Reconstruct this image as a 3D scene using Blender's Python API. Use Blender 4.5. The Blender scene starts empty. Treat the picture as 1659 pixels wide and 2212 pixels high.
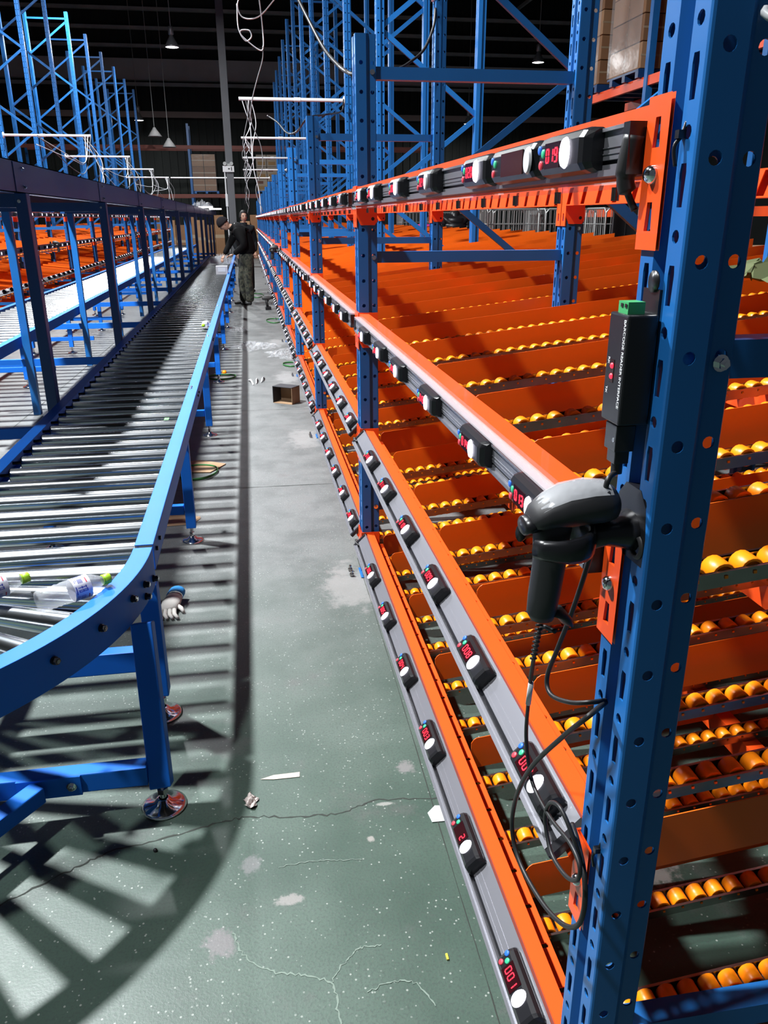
import bpy, math, random
from mathutils import Vector, Matrix
from mathutils.geometry import tessellate_polygon
random.seed(7)
SC = bpy.context.scene
COL = SC.collection
PI = math.pi

# ------------------------------------------------------------------ camera
F_PX, PITCH, YAW, ROLL, EYE = 1701.5, 0.3572, 0.1611, 0.0047, 1.6
fw = Vector((math.sin(YAW)*math.cos(PITCH), math.cos(YAW)*math.cos(PITCH), -math.sin(PITCH)))
rt0 = Vector((math.cos(YAW), -math.sin(YAW), 0))
dn0 = fw.cross(rt0)
rt = rt0*math.cos(ROLL) + dn0*math.sin(ROLL)
dn = -rt0*math.sin(ROLL) + dn0*math.cos(ROLL)
cam_d = bpy.data.cameras.new('camera')
cam_d.sensor_fit = 'HORIZONTAL'; cam_d.sensor_width = 36
cam_d.lens = F_PX/1659*36
cam_d.clip_start = .02; cam_d.clip_end = 300
cam = bpy.data.objects.new('camera', cam_d); COL.objects.link(cam)
M = Matrix(((rt.x, -dn.x, -fw.x, 0), (rt.y, -dn.y, -fw.y, 0), (rt.z, -dn.z, -fw.z, EYE), (0, 0, 0, 1)))
cam.matrix_world = M
SC.camera = cam

# ------------------------------------------------------------------ light
w = bpy.data.worlds.new('world'); SC.world = w; w.use_nodes = True
bg = w.node_tree.nodes['Background']
bg.inputs[0].default_value = (.62, .72, .85, 1); bg.inputs[1].default_value = .09
SC.view_settings.view_transform = 'Standard'; SC.view_settings.look = 'None'
SC.view_settings.gamma = 1; SC.view_settings.use_curve_mapping = False
SC.view_settings.exposure = 0.0
LAMPS = [  # x, y, z, watts, label
 (-3.5, .3, 7.8, 620, 'round high bay lamp hanging over the bend of the conveyor'),
 (-3.5, 5.7, 7.8, 2500, 'round high bay lamp hanging over the near part of the rear conveyor'),
 (-3.5, 14.8, 7.8, 1150, 'round high bay lamp hanging over the rear conveyor, half way down the hall'),
 (-3.5, 22.8, 7.8, 1000, 'round high bay lamp hanging over the rear conveyor, towards its far end'),
 (-2.1, 31, 7.0, 800, 'bright high bay lamp hanging above the grey column, highest of the lit lamps'),
 (11.1, 32, 7.0, 250, 'faint high bay lamp beyond the racking, under the dark roof beside the cartons'),
 (-4.74, 43, 6.0, 120, 'high bay lamp beside the top of the tall blue uprights by the far wall'),
 (11.3, 42.6, 6.0, 200, 'bright high bay lamp beyond the diagonal braces of the racking'),
]
SC.cycles.max_bounces = 5; SC.cycles.diffuse_bounces = 2; SC.cycles.glossy_bounces = 2; SC.cycles.transmission_bounces = 4; SC.cycles.transparent_max_bounces = 6
SC.cycles.adaptive_threshold = .05; SC.cycles.caustics_reflective = False; SC.cycles.caustics_refractive = False; SC.cycles.blur_glossy = 1.0

# ------------------------------------------------------------------ mesh helper
class MB:
    def __init__(s): s.v = []; s.f = []; s.m = []; s.s = []
    def add(s, vs, fs, mi=0, sm=False):
        b = len(s.v); s.v += [tuple(p) for p in vs]
        for f in fs: s.f.append([b+i for i in f]); s.m.append(mi); s.s.append(sm)
        return s
    def box(s, a, b, mi=0):
        x0, y0, z0 = a; x1, y1, z1 = b
        return s.add([(x0,y0,z0),(x1,y0,z0),(x1,y1,z0),(x0,y1,z0),(x0,y0,z1),(x1,y0,z1),(x1,y1,z1),(x0,y1,z1)],
              [(0,3,2,1),(4,5,6,7),(0,1,5,4),(1,2,6,5),(2,3,7,6),(3,0,4,7)], mi)
    def obox(s, c, ax, h, mi=0):
        c = Vector(c); X, Y, Z = [Vector(a)*k for a, k in zip(ax, h)]
        vs = [c+X*i+Y*j+Z*k for k in (-1,1) for i, j in ((-1,-1),(1,-1),(1,1),(-1,1))]
        return s.add(vs, [(0,3,2,1),(4,5,6,7),(0,1,5,4),(1,2,6,5),(2,3,7,6),(3,0,4,7)], mi)
    def bar(s, p, q, wd, ht, up=(0,0,1), mi=0):
        p = Vector(p); q = Vector(q); d = (q-p); L = d.length; d.normalize()
        u = Vector(up); sx = d.cross(u)
        if sx.length < 1e-4: sx = d.cross(Vector((1,0,0)))
        sx.normalize(); u = sx.cross(d)
        return s.obox((p+q)/2, (d, sx, u), (L/2, wd/2, ht/2), mi)
    def cyl(s, p, q, r, n=12, r2=None, caps=True, mi=0, sm=True):
        p = Vector(p); q = Vector(q); d = (q-p).normalized()
        a = d.orthogonal().normalized(); b = d.cross(a)
        r2 = r if r2 is None else r2
        A = [p+(a*math.cos(2*PI*i/n)+b*math.sin(2*PI*i/n))*r for i in range(n)]
        B = [q+(a*math.cos(2*PI*i/n)+b*math.sin(2*PI*i/n))*r2 for i in range(n)]
        s.add(A+B, [(i, (i+1)%n, n+(i+1)%n, n+i) for i in range(n)], mi, sm)
        if caps:
            s.add(A, [tuple(range(n-1,-1,-1))], mi); s.add(B, [tuple(range(n))], mi)
        return s
    def path(s, pts, r, n=6, mi=0, closed=False, flat=None):
        P = [Vector(p) for p in pts]; N = len(P); rings = []
        t = (P[1]-P[0]).normalized(); a = t.orthogonal().normalized()
        for i in range(N):
            if closed: t2 = (P[(i+1)%N]-P[i-1]).normalized()
            else: t2 = (P[min(i+1,N-1)]-P[max(i-1,0)]).normalized()
            a = (a - t2*a.dot(t2)).normalized(); b = t2.cross(a)
            ri = r[i] if isinstance(r, (list,tuple)) else r
            rings.append([P[i]+a*math.cos(2*PI*k/n)*ri+b*math.sin(2*PI*k/n)*ri*(flat or 1) for k in range(n)])
        vs = [p for R in rings for p in R]; fs = []
        for i in range(N if closed else N-1):
            j = (i+1) % N
            fs += [(i*n+k, i*n+(k+1)%n, j*n+(k+1)%n, j*n+k) for k in range(n)]
        if not closed: fs += [tuple(range(n-1,-1,-1)), tuple((N-1)*n+k for k in range(n))]
        return s.add(vs, fs, mi, True)
    def lathe(s, prof, n=16, o=(0,0,0), ax=(0,0,1), mi=0, sm=True):
        o = Vector(o); d = Vector(ax).normalized(); a = d.orthogonal().normalized(); b = d.cross(a)
        vs = []; fs = []
        for r, h in prof: vs += [o+d*h+(a*math.cos(2*PI*i/n)+b*math.sin(2*PI*i/n))*max(r,1e-5) for i in range(n)]
        for j in range(len(prof)-1):
            fs += [(j*n+i, j*n+(i+1)%n, (j+1)*n+(i+1)%n, (j+1)*n+i) for i in range(n)]
        return s.add(vs, fs, mi, sm)
    def prism(s, poly, o, u, v, wv, mi=0):
        o = Vector(o); u = Vector(u); v = Vector(v); wv = Vector(wv); n = len(poly)
        A = [o+u*x+v*y for x, y in poly]; B = [p+wv for p in A]
        tri = tessellate_polygon([A])
        s.add(A, [t for t in tri], mi); s.add(B, [t[::-1] for t in tri], mi)
        for i in range(n):
            j = (i+1) % n
            s.add([A[i], A[j], B[j], B[i]], [(0,1,2,3)], mi)
        return s
    def perf(s, o, u, v, wd, cells, t, mi=0):
        """sheet in the u,v plane with real holes; cells = (v0, v1, [hole polygons]); t = thickness along u x v"""
        o = Vector(o); u = Vector(u); v = Vector(v); nn = u.cross(v).normalized()*t
        for v0, v1, holes in cells:
            outer = [(0,v0),(wd,v0),(wd,v1),(0,v1)]
            loops = [[Vector((x,y,0)) for x, y in L] for L in [outer]+[h[::-1] for h in holes]]
            tri = tessellate_polygon(loops)
            flat = [p for L in loops for p in L]
            A = [o+u*p.x+v*p.y for p in flat]
            s.add(A, list(tri), mi); s.add([p+nn for p in A], [x[::-1] for x in tri], mi)
            for h in holes:
                k = len(h); H = [o+u*x+v*y for x, y in h]
                s.add(H+[p+nn for p in H], [(i,(i+1)%k,k+(i+1)%k,k+i) for i in range(k)], mi)
        return s
    def mesh(s, name, mats):
        me = bpy.data.meshes.new(name)
        me.from_pydata(s.v, [], s.f)
        for m in (mats if isinstance(mats, (list,tuple)) else [mats]): me.materials.append(m)
        me.polygons.foreach_set('material_index', s.m)
        me.polygons.foreach_set('use_smooth', s.s)
        me.validate(); me.update()
        return me

def obj(name, me, parent=None, loc=(0,0,0), rot=(0,0,0), bevel=0, seg=2):
    o = bpy.data.objects.new(name, me); COL.objects.link(o)
    o.parent = parent; o.location = loc; o.rotation_euler = rot
    if bevel:
        b = o.modifiers.new('bevel', 'BEVEL'); b.width = bevel; b.segments = seg; b.limit_method = 'ANGLE'; b.angle_limit = .7
    return o
def tag(o, label=None, cat=None, group=None, kind=None):
    if label: o['label'] = label
    if cat: o['category'] = cat
    if group: o['group'] = group
    if kind: o['kind'] = kind
    return o
def thing(name, label, cat, loc=(0,0,0), rz=0, group=None):
    o = bpy.data.objects.new(name, None); COL.objects.link(o)
    o.empty_display_size = .05; o.location = loc; o.rotation_euler = (0,0,rz)
    return tag(o, label, cat, group)
def struct(name, me, label=None, parent=None, **k):
    o = obj(name, me, parent, **k)
    if parent is None: o['kind'] = 'structure'
    if label: o['label'] = label
    return o
def copy_tree(o, parent=None):
    c = o.copy(); COL.objects.link(c); c.parent = parent
    for ch in list(KIDS.get(o.name, o.children)): copy_tree(ch, c)
    return c
KIDS = {}
ORD = ['first','second','third','fourth','fifth','sixth','seventh','eighth','ninth','tenth','eleventh','twelfth','thirteenth','fourteenth','fifteenth','sixteenth']
def spline(pts, n=8):
    P = [Vector(p) for p in pts]; P = [P[0]*2-P[1]] + P + [P[-1]*2-P[-2]]; out = []
    for i in range(1, len(P)-2):
        for k in range(n):
            t = k/n
            out.append(.5*((2*P[i])+(P[i+1]-P[i-1])*t+(2*P[i-1]-5*P[i]+4*P[i+1]-P[i+2])*t*t+(3*P[i]-P[i-1]-3*P[i+1]+P[i+2])*t**3))
    return out + [P[-2]]
def circ(cx, cy, r, n=12): return [(cx+r*math.cos(2*PI*i/n), cy+r*math.sin(2*PI*i/n)) for i in range(n)]
def ray(px, py):
    return rt*((px-829.5)/F_PX) + dn*((py-1106)/F_PX) + fw
def at(px, py, X=None, Y=None, Z=None):
    d = ray(px, py); c = Vector((0,0,EYE))
    t = X/d.x if X is not None else Y/d.y if Y is not None else (Z-EYE)/d.z
    return c+d*t

# ------------------------------------------------------------------ materials
def mat(name, col, rough=.5, metal=0, emit=None, es=0, noise=0, nscale=8, bump=0, bscale=60, trans=0, alpha=1, coat=0, ior=1.45, spec=.5):
    m = bpy.data.materials.new(name); m.use_nodes = True
    nt = m.node_tree; b = nt.nodes['Principled BSDF']
    b.inputs['Base Color'].default_value = (*col, 1); b.inputs['Roughness'].default_value = rough
    b.inputs['Metallic'].default_value = metal; b.inputs['Specular IOR Level'].default_value = spec
    b.inputs['Transmission Weight'].default_value = trans; b.inputs['Alpha'].default_value = alpha
    b.inputs['Coat Weight'].default_value = coat; b.inputs['IOR'].default_value = ior
    if emit: b.inputs['Emission Color'].default_value = (*emit, 1); b.inputs['Emission Strength'].default_value = es
    if noise or bump:
        tc = nt.nodes.new('ShaderNodeTexCoord')
    if noise:
        n = nt.nodes.new('ShaderNodeTexNoise'); n.inputs['Scale'].default_value = nscale; n.inputs['Detail'].default_value = 2
        nt.links.new(tc.outputs['Object'], n.inputs['Vector'])
        mx = nt.nodes.new('ShaderNodeMix'); mx.data_type = 'RGBA'
        mx.inputs[6].default_value = (*[c*(1-noise) for c in col], 1); mx.inputs[7].default_value = (*[min(1,c*(1+noise)) for c in col], 1)
        nt.links.new(n.outputs['Fac'], mx.inputs[0]); nt.links.new(mx.outputs[2], b.inputs['Base Color'])
    if bump:
        n2 = nt.nodes.new('ShaderNodeTexNoise'); n2.inputs['Scale'].default_value = bscale
        nt.links.new(tc.outputs['Object'], n2.inputs['Vector'])
        bp = nt.nodes.new('ShaderNodeBump'); bp.inputs['Strength'].default_value = bump; bp.inputs['Distance'].default_value = .002
        nt.links.new(n2.outputs['Fac'], bp.inputs['Height']); nt.links.new(bp.outputs['Normal'], b.inputs['Normal'])
    return m
BLUE = mat('blue_enamel', (.012,.12,.37), .36, noise=.12, nscale=5, spec=.4)
CBLUE = mat('bright_blue_enamel', (.012,.15,.64), .48, noise=.1, nscale=4, spec=.2)
NAVY = mat('dark_blue_enamel', (.009,.045,.15), .34, noise=.15, nscale=4)
ORANGE = mat('orange_enamel', (.88,.085,.010), .36, noise=.06, nscale=6, coat=.15)
DIVO = mat('orange_sheet_steel', (.84,.13,.006), .38, noise=.08, nscale=3)
WHEEL = mat('orange_wheel_plastic', (1.0,.265,.004), .36)
GALV = mat('galvanised_steel', (.33,.31,.30), .24, 1, noise=.25, nscale=30)
CHROME = mat('polished_steel', (.75,.76,.78), .12, 1, noise=.15, nscale=20)
ROLLER = mat('zinc_roller_steel', (.48,.51,.54), .20, 1, noise=.08, nscale=14)
ALU = mat('anodised_aluminium', (.30,.30,.33), .38, .75, noise=.05, nscale=3)
BLACK = mat('black_plastic', (.012,.012,.014), .28)
MATTE = mat('matte_black_plastic', (.022,.022,.024), .5)
RUBBER = mat('black_cable_rubber', (.014,.014,.015), .45)
SCREEN = mat('dark_red_window', (.02,.003,.004), .12)
LENS = mat('lit_white_button', (.8,.78,.9), .4, emit=(.88,.84,1.0), es=2.6)
for _m in (LENS,): _m.cycles.emission_sampling = 'NONE'
DIM = mat('unlit_white_button', (.62,.62,.64), .4)
REDLED = mat('red_segment', (.6,.01,.02), .4, emit=(1,.02,.045), es=2.6)
REDLED.cycles.emission_sampling = 'NONE'
BTN = [mat('blue_key', (.02,.12,.6), .4, emit=(.05,.25,1), es=.18), mat('green_key', (.03,.4,.2), .4, emit=(.1,.8,.4), es=.15), mat('red_key', (.6,.04,.06), .4, emit=(1,.1,.15), es=.15)]
for _m in BTN: _m.cycles.emission_sampling = 'NONE'
CLEAR = mat('clear_plastic', (.95,.97,1), .08, trans=1, ior=1.3)
SHEET = mat('clear_acrylic', (.85,.82,.86), .1, alpha=.28)
WHITE = mat('white_pvc', (.72,.73,.74), .4)

# ------------------------------------------------------------------ floor and hall
def floor_mat():
    m = bpy.data.materials.new('painted_concrete'); m.use_nodes = True
    nt = m.node_tree; L = nt.links; b = nt.nodes['Principled BSDF']
    N = lambda t: nt.nodes.new('ShaderNode'+t)
    tc = N('TexCoord'); sep = N('SeparateXYZ'); L.new(tc.outputs['Object'], sep.inputs[0])
    def noise(sc, det=6, ro=.6):
        n = N('TexNoise'); n.inputs['Scale'].default_value = sc; n.inputs['Detail'].default_value = det; n.inputs['Roughness'].default_value = ro
        L.new(tc.outputs['Object'], n.inputs['Vector']); return n.outputs['Fac']
    def ramp(src, a, c):
        r = N('MapRange'); r.interpolation_type = 'SMOOTHSTEP'; r.inputs['From Min'].default_value = a; r.inputs['From Max'].default_value = c
        L.new(src, r.inputs['Value']); return r.outputs['Result']
    def mth(op, a, c):
        n = N('Math'); n.operation = op
        for i, x in enumerate((a, c)):
            if isinstance(x, (int,float)): n.inputs[i].default_value = x
            else: L.new(x, n.inputs[i])
        return n.outputs[0]
    def mix(f, a, c):
        n = N('Mix'); n.data_type = 'RGBA'
        for i, x in ((0,f),(6,a),(7,c)):
            if isinstance(x, tuple): n.inputs[i].default_value = (*x, 1)
            elif isinstance(x, (int,float)): n.inputs[i].default_value = x
            else: L.new(x, n.inputs[i])
        return n.outputs[2]
    n1 = noise(1.3, 3); n2 = noise(9, 3); n3 = noise(150, 2); n4 = noise(3.1, 6, .7)
    green = mix(ramp(n1, .35, .68), (.038,.069,.052), (.072,.112,.088))
    grey = mix(ramp(n4, .3, .72), (.105,.11,.11), (.18,.185,.185))
    yy = mth('ADD', sep.outputs['Y'], mth('MULTIPLY', n1, 1.6))
    base = mix(ramp(yy, 2.2, 5.2), green, grey)
    worn = mix(mth('MULTIPLY', ramp(n4, .55, .72), .55), base, (.10,.094,.094))
    fine = mix(mth('MULTIPLY', ramp(n3, .45, .7), .45), worn, (.035,.045,.042))
    vo = N('TexVoronoi'); vo.inputs['Scale'].default_value = 60; L.new(tc.outputs['Object'], vo.inputs['Vector'])
    chip = mth('MULTIPLY', mth('LESS_THAN', vo.outputs['Distance'], .15), ramp(n2, .42, .56))
    chips = mix(mth('MULTIPLY', chip, .75), fine, (.30,.33,.30))
    col = chips; NA = noise(26, 5, .75); NB_ = noise(9, 6, .75)
    # plaster dust swept round the post feet, scuffed bare patches
    for x, y, rx, ry, f, c in [(.37,3.30,.15,.30,.55,(.27,.26,.255)),(.34,5.95,.15,.36,.5,(.28,.275,.27)),(.33,8.5,.16,.4,.5,(.34,.34,.34)),(.33,11.1,.16,.4,.5,(.34,.34,.34)),
                            (-.165,1.43,.045,.05,.7,(.17,.15,.158)),(.00,1.53,.045,.02,.7,(.27,.25,.24)),(-.09,1.66,.035,.045,.6,(.17,.165,.17)),(.385,1.98,.035,.035,.6,(.24,.215,.22)),(.30,1.83,.03,.008,.8,(.28,.28,.26)),(.235,1.70,.012,.014,.8,(.30,.28,.26)),(.95,1.5,.08,.12,.7,(.32,.29,.27)),(1.05,1.9,.1,.1,.6,(.32,.29,.27))]:
        mp = N('Mapping'); mp.inputs['Location'].default_value = (-x/rx, -y/ry, 0); mp.inputs['Scale'].default_value = (1/rx, 1/ry, 0)
        L.new(tc.outputs['Object'], mp.inputs['Vector'])
        ln = N('VectorMath'); ln.operation = 'LENGTH'; L.new(mp.outputs[0], ln.inputs[0])
        e = mth('ADD', ln.outputs['Value'], mth('MULTIPLY', mth('SUBTRACT', NA if rx < .1 else NB_, .5), 2.4))
        fac = N('MapRange'); fac.interpolation_type = 'SMOOTHSTEP'; fac.inputs['From Min'].default_value = 1.0; fac.inputs['From Max'].default_value = .45
        L.new(e, fac.inputs['Value'])
        col = mix(mth('MULTIPLY', fac.outputs['Result'], f), col, c)
    L.new(col, b.inputs['Base Color'])
    rr = N('MapRange'); rr.inputs['To Min'].default_value = .37; rr.inputs['To Max'].default_value = .52; L.new(n2, rr.inputs['Value']); L.new(rr.outputs[0], b.inputs['Roughness'])
    b.inputs['Specular IOR Level'].default_value = .45
    bp = N('Bump'); bp.inputs['Strength'].default_value = .10; bp.inputs['Distance'].default_value = .003
    L.new(mth('ADD', n3, mth('MULTIPLY', n2, 1.2)), bp.inputs['Height']); L.new(bp.outputs[0], b.inputs['Normal'])
    return m
FLOOR = floor_mat()
floor = struct('floor', MB().box((-16,-6,-.2), (24,50,0)).mesh('floor', FLOOR), 'worn green painted concrete floor turning grey down the aisle')
CRACKD = mat('crack_dark', (.03,.035,.03), .9); CRACKL = mat('crack_light', (.17,.22,.185), .8)  # dark and pale tones of the floor cracks and joints
def ribbon(pts, wd, z=.0006, jit=.006, seed=1, n=10):
    rnd = random.Random(seed); P = spline([(x,y,0) for x, y in pts], n); mb = MB(); vs = []
    for i, p in enumerate(P):
        d = (P[min(i+1,len(P)-1)]-P[max(i-1,0)]).normalized(); sd = Vector((-d.y,d.x,0))
        c = p+sd*rnd.uniform(-jit,jit); h = wd*rnd.uniform(.25,1)/2
        vs += [(c+sd*h)+Vector((0,0,z)), (c-sd*h)+Vector((0,0,z))]
    mb.add(vs, [(2*i+1,2*i+3,2*i+2,2*i) for i in range(len(P)-1)]); return mb
for i, (pts, wd, mm, jit) in enumerate([
  ([(-.95,1.52),(-.709,1.633),(-.56,1.72),(-.463,1.77),(-.30,1.80),(-.16,1.835),(-.092,1.841),(.05,1.82),(.17,1.815),(.27,1.85),(.419,1.832),(.62,1.83)], .007, CRACKD, .005),
  ([(-.133,1.454),(-.11,1.39),(-.043,1.332),(.02,1.315),(.083,1.282),(.092,1.22),(.098,1.15)], .006, CRACKL, .004),
  ([(.083,1.282),(.12,1.33),(.16,1.36),(.21,1.36)], .004, CRACKL, .004),
  ([(.16,1.25),(.22,1.262),(.27,1.25),(.30,1.19)], .004, CRACKL, .004),
  ([(-.02,1.64),(.05,1.645),(.12,1.64),(.20,1.63)], .003, CRACKL, .003),
  ([(.448,3.6),(.442,2.617),(.43,1.6),(.427,1.196),(.42,.8)], .0032, CRACKD, .0004),
  ([(-1.2,4.84),(-.2,4.82),(.243,4.809),(.9,4.80),(2.5,4.78)], .007, CRACKD, .001),
  ([(-.9,7.02),(0,6.98),(.5,6.96)], .006, CRACKD, .001),
  ([(-2.0,6.2),(-1.98,7.2),(-1.95,8.2),(-1.9,11.4)], .008, CRACKD, .001)]):
    o = obj('crack' if i < 5 else 'joint', ribbon(pts, wd, .0006+.0002*i, jit, i).mesh('crack', mm), floor)

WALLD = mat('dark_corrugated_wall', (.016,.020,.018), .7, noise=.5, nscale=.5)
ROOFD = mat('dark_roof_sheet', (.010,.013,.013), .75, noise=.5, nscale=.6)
GIRT = mat('dull_steel_girt', (.45,.47,.46), .6, noise=.3, nscale=1.5)
BAND = mat('pale_wall_sheet', (.62,.62,.61), .6, noise=.25, nscale=.8)
REDB = mat('dull_red_beam', (.20,.05,.035), .55, noise=.2, nscale=2)
COLG = mat('grey_steel_column', (.11,.115,.125), .55, noise=.15, nscale=2)
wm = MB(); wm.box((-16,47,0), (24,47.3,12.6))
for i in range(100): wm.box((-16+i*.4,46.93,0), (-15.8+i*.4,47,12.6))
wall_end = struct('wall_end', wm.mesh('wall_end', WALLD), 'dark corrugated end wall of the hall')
for z in (11.41, 10.58, 9.79): struct('girt', MB().box((-16,46.7,z-.07), (24,46.93,z+.07)).mesh('girt', GIRT), parent=wall_end)
struct('wall_band', MB().box((-16,46.6,8.25), (24,46.93,9.2)).mesh('wall_band', BAND), parent=wall_end)
struct('girt', MB().box((-16,46.4,7.95), (24,46.6,8.1)).mesh('girt', GIRT), parent=wall_end)
struct('girt', MB().box((-16,46.3,6.5), (24,46.5,6.78)).mesh('girt', mat('pinkish_girt', (.34,.26,.24), .6)), parent=wall_end)
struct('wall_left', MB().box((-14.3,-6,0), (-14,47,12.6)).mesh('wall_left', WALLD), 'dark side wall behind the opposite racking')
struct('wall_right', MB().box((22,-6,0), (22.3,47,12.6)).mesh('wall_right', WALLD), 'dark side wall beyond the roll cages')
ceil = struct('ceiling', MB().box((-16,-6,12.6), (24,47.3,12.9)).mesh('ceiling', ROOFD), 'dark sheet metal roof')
for y in (6,14,22,30,38,45): struct('rafter', MB().box((-16,y-.15,12.1), (24,y+.15,12.6)).mesh('rafter', GIRT), parent=ceil)
for x in (-10,-5,0,5,10,15): struct('purlin', MB().box((x-.05,-6,11.95), (x+.05,47,12.1)).mesh('purlin', GIRT), parent=ceil)
cm = MB(); cm.box((-.57,29.85,0), (-.33,29.87,12.1)); cm.box((-.57,30.13,0), (-.33,30.15,12.1)); cm.box((-.46,29.87,0), (-.44,30.13,12.1)); cm.box((-.57,29.87,0), (-.56,30.13,12.1))
colm = struct('trim_1', cm.mesh('trim_1', COLG), 'grey steel column standing in the far aisle')
struct('sign_plate', MB().box((-.68,29.76,3.10), (-.30,29.79,3.29)).box((-.50,29.752,3.18),(-.44,29.76,3.22),1).box((-.40,29.752,3.14),(-.37,29.76,3.25),1).mesh('sign_plate', [WHITE, BLACK]), 'small white sign on the column', parent=colm)
struct('emergency_light', MB().cyl((-.60,29.8,3.36),(-.60,29.72,3.36),.06).cyl((-.38,29.8,3.36),(-.38,29.72,3.36),.06).box((-.6,29.78,3.30),(-.38,29.84,3.36)).mesh('emergency_light', GIRT), 'twin grey emergency lamp heads', parent=colm)
struct('conduit', MB().cyl((-.62,29.95,0),(-.62,29.95,3.1),.025,8).box((-.66,29.9,2.0),(-.58,29.98,2.4)).mesh('conduit', WHITE), 'white conduit box', parent=colm)

# lamps: the light of each sits in its own shade
GLOW = mat('lamp_diffuser', (.9,.9,.9), .5, emit=(1,.98,1), es=9); GLOW.cycles.emission_sampling = 'NONE'
SHADE = mat('lamp_shade', (.25,.26,.27), .4, .6)
def lamp(x, y, z, wts, label):
    t = thing('high_bay_lamp', label, 'lamp', (x,y,z), group='high bay lamps')
    mb = MB(); mb.lathe([(.06,.36),(.08,.30),(.22,.06),(.235,0),(.22,0),(.2,.05),(.06,.28)], 20)
    obj('shade', mb.mesh('shade', SHADE), t)
    obj('housing', MB().lathe([(0,.62),(.07,.62),(.09,.58),(.09,.38),(.06,.36)], 16).mesh('housing', SHADE), t)
    obj('rod', MB().cyl((0,0,.62),(0,0,11.94-z),.012,6).mesh('rod', GIRT), t)
    obj('diffuser', MB().lathe([(.215,.012),(.12,.0),(0,-.004)], 20).mesh('diffuser', GLOW), t)
    l = bpy.data.lights.new('lamp_light', 'AREA'); l.shape = 'DISK'; l.size = .38; l.energy = wts; l.color = (.95,.98,1.0)
    lo = bpy.data.objects.new('lamp_light', l); COL.objects.link(lo); lo.parent = t; lo.location = (0,0,-.03)
for a in LAMPS: lamp(*a)
for i, (px, py) in enumerate([(335,295),(366,318)]):
    p = at(px, py, Y=38); t = thing('unlit_lamp', ['unlit bell lamp hanging low before the red pallet beam','second unlit bell lamp just under the red pallet beam'][i], 'lamp', p, group='unlit bell lamps')
    obj('shade', MB().lathe([(.05,.35),(.09,.28),(.30,.0),(.28,.0)], 16).mesh('shade', BAND), t); obj('rod', MB().cyl((0,0,.35),(0,0,11.94-p.z),.012,6).mesh('rod', GIRT), t)

# ------------------------------------------------------------------ racking
BAY = 2.573; RX = .445; Y0 = .797; LX = -3.25
LEV = [.227, .722, 1.223, 1.715]; LEVN = ['lowest', 'second', 'third', 'top']
NB = 13
def post_mesh(name, h, holes=True):
    mb = MB(); t = .0025; n = int(h/.1)
    slot = [(-.005,-.021),(.005,-.021),(.0065,.012),(.005,.021),(-.005,.021),(-.0065,.012)]
    def cells(kind, cu):
        out = []
        for i in range(n):
            z = i*.1
            if not holes: hs = []
            elif kind == 'slot': hs = [[(cu+a, z+.03+b) for a, b in slot], circ(cu, z+.08, .0072, 10)]
            else: hs = [circ(cu, z+.055, .0075, 12)]
            out.append((z, z+.1, hs))
        if h-n*.1 > 1e-4: out.append((n*.1, h, []))
        return out
    plain = [(0, h, [])]
    prof = [((.082,.026),(.082,.014),None),((.082,.014),(.080,.012),None),((.080,.012),(.054,.012),('rnd',.013)),((.054,.012),(.042,0),None),((.042,0),(.004,0),('rnd',.020)),((.004,0),(.0012,.0012),None),((.0012,.0012),(0,.004),None),
            ((0,.004),(0,.034),('slot',.016)),((0,.034),(.012,.041),None),((.012,.041),(.012,.056),None),((.012,.056),(0,.063),None),((0,.063),(0,.093),('slot',.014)),
            ((0,.093),(.0012,.0958),None),((.0012,.0958),(.004,.097),None),((.004,.097),(.042,.097),('rnd',.018)),((.042,.097),(.054,.085),None),((.054,.085),(.080,.085),('rnd',.013)),((.080,.085),(.082,.083),None),((.082,.083),(.082,.071),None)]
    for a, c, k in prof:
        u = Vector((c[0]-a[0], c[1]-a[1], 0)); wd = u.length; u.normalize()
        # (u x up) points inward along this profile direction
        mb.perf((a[0],a[1],0), (u.x,u.y,0), (0,0,1), wd, cells(*k) if k and holes else plain, t)
    return mb.mesh(name, BLUE)
POST = post_mesh('front_post', 2.252); TALL = post_mesh('tall_upright', 6.5); TALLS = post_mesh('tall_upright_plain', 6.5, False)
tie = MB().box((.072,.03,-.022), (.889,.07,.022)).mesh('tie_bar', BLUE)
def bolt_mb(o, ax, r=.0078):
    o = Vector(o); d = Vector(ax); mb = MB()
    mb.cyl(o, o+d*.003, r*1.25, 14); mb.cyl(o+d*.003, o+d*.011, r*.85, 6, sm=False); mb.cyl(o+d*.011, o+d*.015, r*.45, 8); return mb
tbolt = bolt_mb((.067,.0125,0), (0,-1,0)).mesh('bolt', CHROME)
foot = MB().box((-.02,-.02,0), (.11,.117,.006)).mesh('base_plate', BLUE)
anch = MB().cyl((-.05,0,0),(-.05,0,.03),.006,8).cyl((-.05,0,.004),(-.05,0,.014),.011,6,sm=False).mesh('anchor_bolt', GALV)
PLATEX = MB().box((-.008,-.006,0),(.10,.105,.005)).mesh('base_plate', BLUE)
R2, R3 = .885, 1.885
def diag(z0, z1, flip):
    a = (R2+.04, .05, z0) if not flip else (R3+.04, .05, z0); b = (R3+.04, .05, z1) if not flip else (R2+.04, .05, z1)
    return MB().bar(a, b, .03, .045).mesh('diagonal_brace', BLUE)
DIAGS = [diag(.3+.75*i, .3+.75*(i+1), i % 2) for i in range(8)]
HOR = MB().box((R2+.06,.03,-.02),(R3+.02,.07,.02)).mesh('frame_tie', BLUE)
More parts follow.
